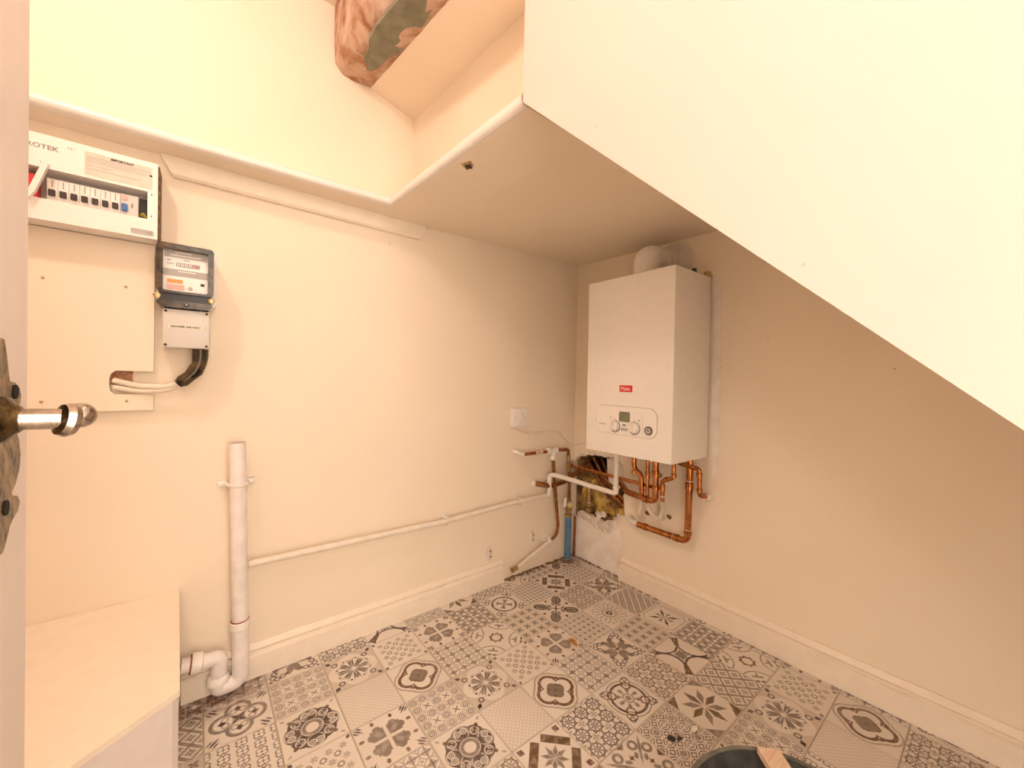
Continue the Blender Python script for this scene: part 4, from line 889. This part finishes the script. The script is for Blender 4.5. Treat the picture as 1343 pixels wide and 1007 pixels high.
bm = BM(); prism(bm, [(-.098, -.040, .331), (-.092, -.044, .322), (-.101, -.044, .282), (-.113, -.036, .285), (-.107, -.036, .326)], (-.0015, -.0015, 0)); obj('paper_tag', bm, M['plastic'], stp, 'small white tag', smooth=0)
obj('riser', tube(BM(), [(-.0555, -.0225, .30), (-.060, -.028, .40), (-.062, -.030, .478)], .0082, 12), M['copperdull'], bl)
t = thing('thin_copper_pipe', 'thin brown copper pipe in the corner, right behind the blue pipe', 'pipe', (-.012, -.028, 0))
obj('pipe', tube(BM(), [(-.0095, -.024, .0), (-.0095, -.026, .210)], .0060, 10), M['copperdull'], t)

# ------------------------------------------------------------------ boiler
BXF, BXB, BY0, BY1, BZ0, BZ1 = -.278, -.0035, -.319, -.708, .638, 1.3366
bo = thing('boiler', 'white wall-hung boiler with a control panel, on the right wall', 'boiler', (BXB, (BY0+BY1)/2, BZ0))
obj('casing', box(BM(), (BXF, BY1, BZ0), (-.016, BY0, BZ1), .0035, 3), M['white'], bo)
obj('back_plate', box(BM(), (-.016, BY1+.004, BZ0+.012), (BXB, BY0-.004, BZ1+.014)), M['grey'], bo, 'grey steel back plate', smooth=0)
def face_ring(pts, cx, cy, inset, x, th, mt, nm, par, lab=None):
    bm = BM(); n = len(pts)
    o = [bm.verts.new(pb(u, v, x)) for u, v in pts]; i = [bm.verts.new(pb(u+(cx-u)*inset[0], v+(cy-v)*inset[1], x)) for u, v in pts]
    o2 = [bm.verts.new(pb(u, v, x+th)) for u, v in pts]; i2 = [bm.verts.new(pb(u+(cx-u)*inset[0], v+(cy-v)*inset[1], x+th)) for u, v in pts]
    for k in range(n):
        j = (k+1) % n
        bm.faces.new((o[k], o[j], i[j], i[k])); bm.faces.new((o[k], o[j], o2[j], o2[k])); bm.faces.new((i[k], i[j], i2[j], i2[k]))
    return obj(nm, bm, mt, par, lab, smooth=0)
pu0, pu1, pv0, pv1 = .378, .650, .7190, .8290
pts = rrect(pu0, pv0, pu1, pv1, .034, 8)
panel = obj('control_panel', prism(BM(), [pb(u, v, BXF-.0022) for u, v in pts], (.003, 0, 0)), M['white'], bo, smooth=0)
face_ring(rrect(pu0-.0012, pv0-.0012, pu1+.0012, pv1+.0012, .0352, 8), .514, .774, (.012, .028), BXF-.0010, .002, M['greydark'], 'panel_groove', panel, 'fine dark groove round the panel')
obj('display', prism(BM(), [pb(u, v, BXF-.0034) for u, v in rrect(.4875, .7700, .5365, .8095, .006)], (.002, 0, 0)), M['lcd'], panel, 'grey-green display', smooth=0)
for u in (.469, .5575):
    bm = BM(); lathe(bm, pb(u, .7515, BXF-.0022), (-1, 0, 0), [(0, .0215), (.003, .0215), (.003, .0195), (.012, .0180), (.013, .016)], 28)
    kn = obj('knob', bm, M['plastic'], panel)
    obj('knob_grip', box(BM(), (BXF-.0200, -u-.0035, .7360), (BXF-.0140, -u+.0035, .7670), .001), M['plastic'], kn) if False else None
    bm = BM(); t_ = bmesh.new(); bmesh.ops.create_cube(t_, size=1)
    for v in t_.verts: v.co = Vector((BXF-.0165+v.co.x*.005, -u+v.co.y*.0065, .7515+v.co.z*.034))
    bmesh.ops.bevel(t_, geom=list(t_.edges), offset=.0015, segments=2, affect='EDGES'); join(bm, t_)
    obj('knob_grip', bm, M['plastic'], kn)
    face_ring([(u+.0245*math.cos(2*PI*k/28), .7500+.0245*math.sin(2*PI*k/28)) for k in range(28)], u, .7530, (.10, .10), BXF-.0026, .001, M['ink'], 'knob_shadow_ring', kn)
bm = BM(); lathe(bm, pb(.6175, .7475, BXF-.0022), (-1, 0, 0), [(0, .0160), (.003, .0160), (.0035, .0150)], 24); ga = obj('pressure_gauge', bm, M['ink'], panel, 'round dark-rimmed gauge')
obj('gauge_face', lathe(BM(), pb(.6175, .7475, BXF-.0056), (-1, 0, 0), [(0, .0120), (.0006, .0120)], 24), M['greymid'], ga)
obj('gauge_needle', prism(BM(), [pb(.6120, .7530, BXF-.0068), pb(.6140, .7545, BXF-.0068), pb(.6210, .7470, BXF-.0068), pb(.6190, .7450, BXF-.0068)], (.0008, 0, 0)), M['ink'], ga, smooth=0)
bd = obj('badge', prism(BM(), [pb(u, v, BXF-.0012) for u, v in rrect(.4855, .8860, .5435, .9120, .0015, 2)], (.0016, 0, 0)), M['red'], bo, 'red badge with pale lettering', smooth=0)
words('lettering', 'Main.', .0210, pb(.5145, .8985, BXF-.0015), 'X', M['white'], bd, xs=1.0)
obj('model_print', box(BM(), (BXF-.0026, -.427, .7522), (BXF-.0022, -.391, .7560)), M['greymid'], panel, smooth=0)
for (u0, u1, z0, z1, mt) in ((.5035, .5185, .7535, .7620, 'greydark'), (.4965, .5285, .7355, .7470, 'greymid'), (.444, .450, .7800, .7850, 'greymid'), (.5720, .5810, .7790, .7835, 'greydark'), (.4640, .4690, .7780, .7810, 'greymid'), (.5530, .5580, .7780, .7810, 'greymid')):
    obj('panel_mark', box(BM(), (BXF-.0026, -u1, z0), (BXF-.0022, -u0, z1)), M[mt], panel, smooth=0)
obj('panel_seam', box(BM(), (BXF-.0026, -.5920, .7330), (BXF-.0022, -.5914, .8150)), M['greymid'], panel, smooth=0)
obj('top_bolt', box(BM(), (-.135, -.704, BZ1), (-.122, -.690, BZ1+.016), .002), M['black'], bo, 'black bolt head on the top edge')
obj('top_bracket', box(BM(), (-.036, -.706, BZ1), (-.016, -.688, BZ1+.022), .001), M['brass'], bo, 'dull brass bracket on the back edge')
# flue elbow
fl = thing('flue_elbow', 'white domed flue elbow on top of the boiler', 'flue', (-.15, -.52, BZ1))
bm = BM(); tube(bm, [(-.160, -.515, BZ1+.001), (-.160, -.515, BZ1+.095), (-.055, -.515, BZ1+.095)], .052, 28, .052, 10); obj('elbow', bm, M['plastic'], fl)
bm = BM(); lathe(bm, (-.075, -.515, BZ1+.095), (1, 0, 0), [(0, .052), (.001, .0555), (.016, .0555), (.018, .0530), (.034, .0530), (.036, .0560), (.050, .0560), (.072, .0600)], 28); obj('collar', bm, M['plastic'], fl)
bm = BM(); lathe(bm, (-.160, -.515, BZ1), (0, 0, 1), [(0, .064), (.010, .064), (.014, .056)], 24); obj('base_ring', bm, M['plastic'], fl)
for y in (-.440, -.462):
    bm = BM(); lathe(bm, (-.215, y, BZ1), (0, 0, 1), [(0, .011), (.016, .011), (.021, .007)], 14); obj('test_cap', bm, M['plastic'], fl)
bm = BM(); lathe(bm, (-.0030, -.540, BZ1+.090), (-1, 0, 0), [(0, .088), (.0008, .086)], 32); o = obj('plaster_ring', bm, M['plaster'], wall_right, 'pale filler ring round the flue')

# ------------------------------------------------------------------ switch and its cable
sw = thing('fused_switch', 'white fused switch on a surface box, left of the boiler', 'switch', (-.394, 0, .75))
obj('back_box', box(BM(), (-.4385, -.016, .7070), (-.3525, -.001, .7930), .002), M['plastic'], sw)
obj('face_plate', box(BM(), (-.4385, -.0225, .7070), (-.3525, -.016, .7930), .002), M['plastic'], sw)
obj('rocker', box(BM(), (-.3930, -.0265, .744), (-.3790, -.0225, .766), .0015), M['white'], sw)
for x in (-.4270, -.3640):
    bm = BM(); ball(bm, (x, -.0225, .750), .0028, 8, (1, .5, 1)); obj('screw', bm, M['brass'], sw)
obj('neon_mark', box(BM(), (-.3845, -.0230, .768), (-.3805, -.0225, .772)), M['greydark'], sw, smooth=0)
sc_ = thing('switch_cable', 'thin cream cable sagging from the white switch to behind the boiler', 'cable', (-.25, -.005, .67))
obj('sheath', tube(BM(), [(-.4100, -.006, .709), (-0.3858, -0.0060, 0.6868), (-0.3304, -0.0060, 0.6718), (-0.2607, -0.0060, 0.6731), (-0.1935, -0.0060, 0.6751), (-0.1176, -0.0060, 0.6655), (-0.0915, -0.0060, 0.6317), (-.047, -.007, .598), (-.008, -.010, .588), (-.006, -.035, .595), (-.006, -.085, .608), (-.006, -.20, .630), (-.006, -.33, .66)], .0034, 8, .02), M['pipecream'], sc_)
for p in ((-0.3129, -0.0060, 0.6717), (-0.1925, -0.0060, 0.6750)):
    bm = BM(); box(bm, Vector(p)-Vector((.003, .005, .006)), Vector(p)+Vector((.003, .0055, .005)), .001); ball(bm, Vector(p)+Vector((0, -.003, .008)), .0025, 8); obj('cable_clip', bm, M['plastic'], sc_)

# ------------------------------------------------------------------ small fixings on the left wall and the soffit
def capped(at, label, seed):
    t = thing('capped_pipe_end', label, 'pipe fitting', at)
    x, y, z = at
    bm = BM(); lump(bm, (x, -.003, z), .022, seed, .15, (.8, .25, 1.5)); obj('plaster_smear', bm, M['plaster'], t, smooth=60)
    for dz in (-.011, .013):
        bm = BM(); lathe(bm, (x, -.004, z+dz), (0, -1, 0), [(0, .010), (.010, .010), (.011, .006), (.006, .0055)], 12); c = obj('pipe_end', bm, M['pipecream'], t)
        obj('bore', lathe(BM(), (x, -.0105, z+dz), (0, -1, 0), [(0, .0048), (.0012, .0048)], 10), M['dirt'], c)
    return t
capped((-.2915, 0, .160), 'pair of small cut pipe ends in the left wall, beside the falling branch pipe', 5)
capped((-.5457, 0, .146), 'pair of small cut pipe ends just above the right end of the left skirting', 6)
lt = thing('latch_catch', 'small brass catch with a dark hole, under the ledge', 'catch', (-.9925, -.497, SOF))
obj('plate', prism(BM(), [(-1.0155, -0.4906, 1.5095), (-1.0029, -0.5210, 1.5095), (-0.9807, -0.5054, 1.5095), (-0.9862, -0.4748, 1.5095)], (0, 0, .0008)), M['brass'], lt, smooth=0)
obj('keep', prism(BM(), [(-1.0045, -0.4925, 1.5085), (-0.9938, -0.5066, 1.5085), (-0.9785, -0.4943, 1.5085), (-0.9893, -0.4799, 1.5085)], (0, 0, .001)), M['ink'], lt, smooth=0)

# ------------------------------------------------------------------ things on the floor
bk = thing('bucket', 'black bucket with dusty inside, on the tiles at the bottom edge', 'bucket', (-.79, -1.244, 0))
bc = Vector((-.790, -1.244, 0)); BH = .17
bm = BM(); lathe(bm, bc, (0, 0, 1), [(.002, .0), (.002, .140), (BH-.02, .176), (BH-.02, .183), (BH-.004, .184), (BH, .181), (BH-.002, .176), (BH-.016, .172), (.012, .136), (.012, 0)], 56); obj('shell', bm, M['rubber'], bk)
obj('rim', lathe(BM(), bc+Vector((0, 0, BH-.008)), (0, 0, 1), [(0, .180), (.0, .1865), (.006, .188), (.010, .1845), (.010, .177), (0, .180)], 56, False), mat('scuffed grey rim', (.10, .10, .085), .4, col2=(.22, .21, .17), vscale=30), bk, 'scuffed grey-green rim')
obj('dried_plaster', lathe(BM(), bc+Vector((0, 0, .118)), (0, 0, 1), [(0, .161), (.004, .13), (.006, .06), (.004, 0)], 36), mat('dusty grey residue', (.16, .155, .155), .9, col2=(.50, .49, .48), vscale=22), bk, 'grey dried residue inside')
st = obj('wooden_stick', prism(BM(), [(-.6688, -1.1258, .1728), (-.6402, -1.1560, .1728), (-.880, -1.4292, .1728), (-.9086, -1.399, .1728)], (0, 0, .013)), M['wood'], None, smooth=0)
tag(st, 'pale wooden stick lying across the black bucket', 'stick')
bm = BM(); lf = [(0, 0), (.018, .010), (.040, .012), (.058, .004), (.066, -.002), (.050, -.012), (.026, -.014), (.008, -.008)]
ca, sa = math.cos(-1.73), math.sin(-1.73); lc = (-0.5233, -0.4711, 0.0000)
A = [bm.verts.new((lc[0]+.75*(x*ca-y*sa), lc[1]+.75*(x*sa+y*ca), .002+.006*abs(y)/.012)) for x, y in lf]; B = [bm.verts.new(v.co+Vector((0, 0, .0008))) for v in A]
n = len(A)
for k in range(1, n-1): bm.faces.new((A[0], A[k], A[k+1])); bm.faces.new((B[0], B[k+1], B[k]))
for k in range(n): bm.faces.new((A[k], A[(k+1) % n], B[(k+1) % n], B[k]))
tag(obj('dry_leaf', bm, M['leaf'], None, smooth=60), 'small dry orange leaf lying on the tiles', 'leaf')
for k, (p, r, lb, mt) in enumerate((((-0.1405, -0.2676, 0.0040), .0075, 'white plaster crumb on the tiles near the right skirting end', 'plastic'), ((-0.5287, -0.9308, 0.0040), .010, 'white plaster crumb on the tiles left of the bucket', 'plastic'))):
    bm = BM(); lump(bm, p, r, 200+k, .3, (1.3, .8, .5), 1); tag(obj('plaster_crumb', bm, M[mt], None, smooth=30), lb, 'crumb')
bm = BM()
for k in range(5): lump(bm, Vector((-0.5954, -0.9080, 0.0020))+Vector((.008*math.cos(k*2.1)*k*.5, .008*math.sin(k*1.7)*k*.5, 0)), .0075-.0006*k, 300+k, .4, (1.3, 1, .35), 1)
tag(obj('dark_crumb', bm, M['ink'], None, smooth=30), 'dark brown clump on the key-patterned tile', 'crumb')
# brown grit along the foot of the bare left wall
bm = BM(); rg = random.Random(5)
for k in range(70):
    x = rg.uniform(-.455, -.02); lump(bm, (x, -.004-abs(rg.gauss(0, .006)), .002), rg.uniform(.003, .008), k, .4, (1.6, 1, .6), 1)
for k in range(40):
    y = rg.uniform(-.31, -.02); lump(bm, (-.003-abs(rg.gauss(0, .004)), y, .002), rg.uniform(.002, .006), 900+k, .4, (1, 1.6, .6), 1)
g = obj('floor_grit', bm, M['dirt'], floor, smooth=30); g['kind'] = 'stuff'
# ------------------------------------------------------------------ ceiling lamp above the camera's view
lp = thing('ceiling_lamp', 'plain ceiling lamp with a bare warm bulb', 'lamp', (-1.95, -.72, CEIL))
bm = BM(); lathe(bm, (-1.95, -.72, CEIL-.001), (0, 0, -1), [(0, .04), (.012, .04), (.02, .02), (.05, .018)], 20); obj('lamp_holder', bm, M['plastic'], lp)
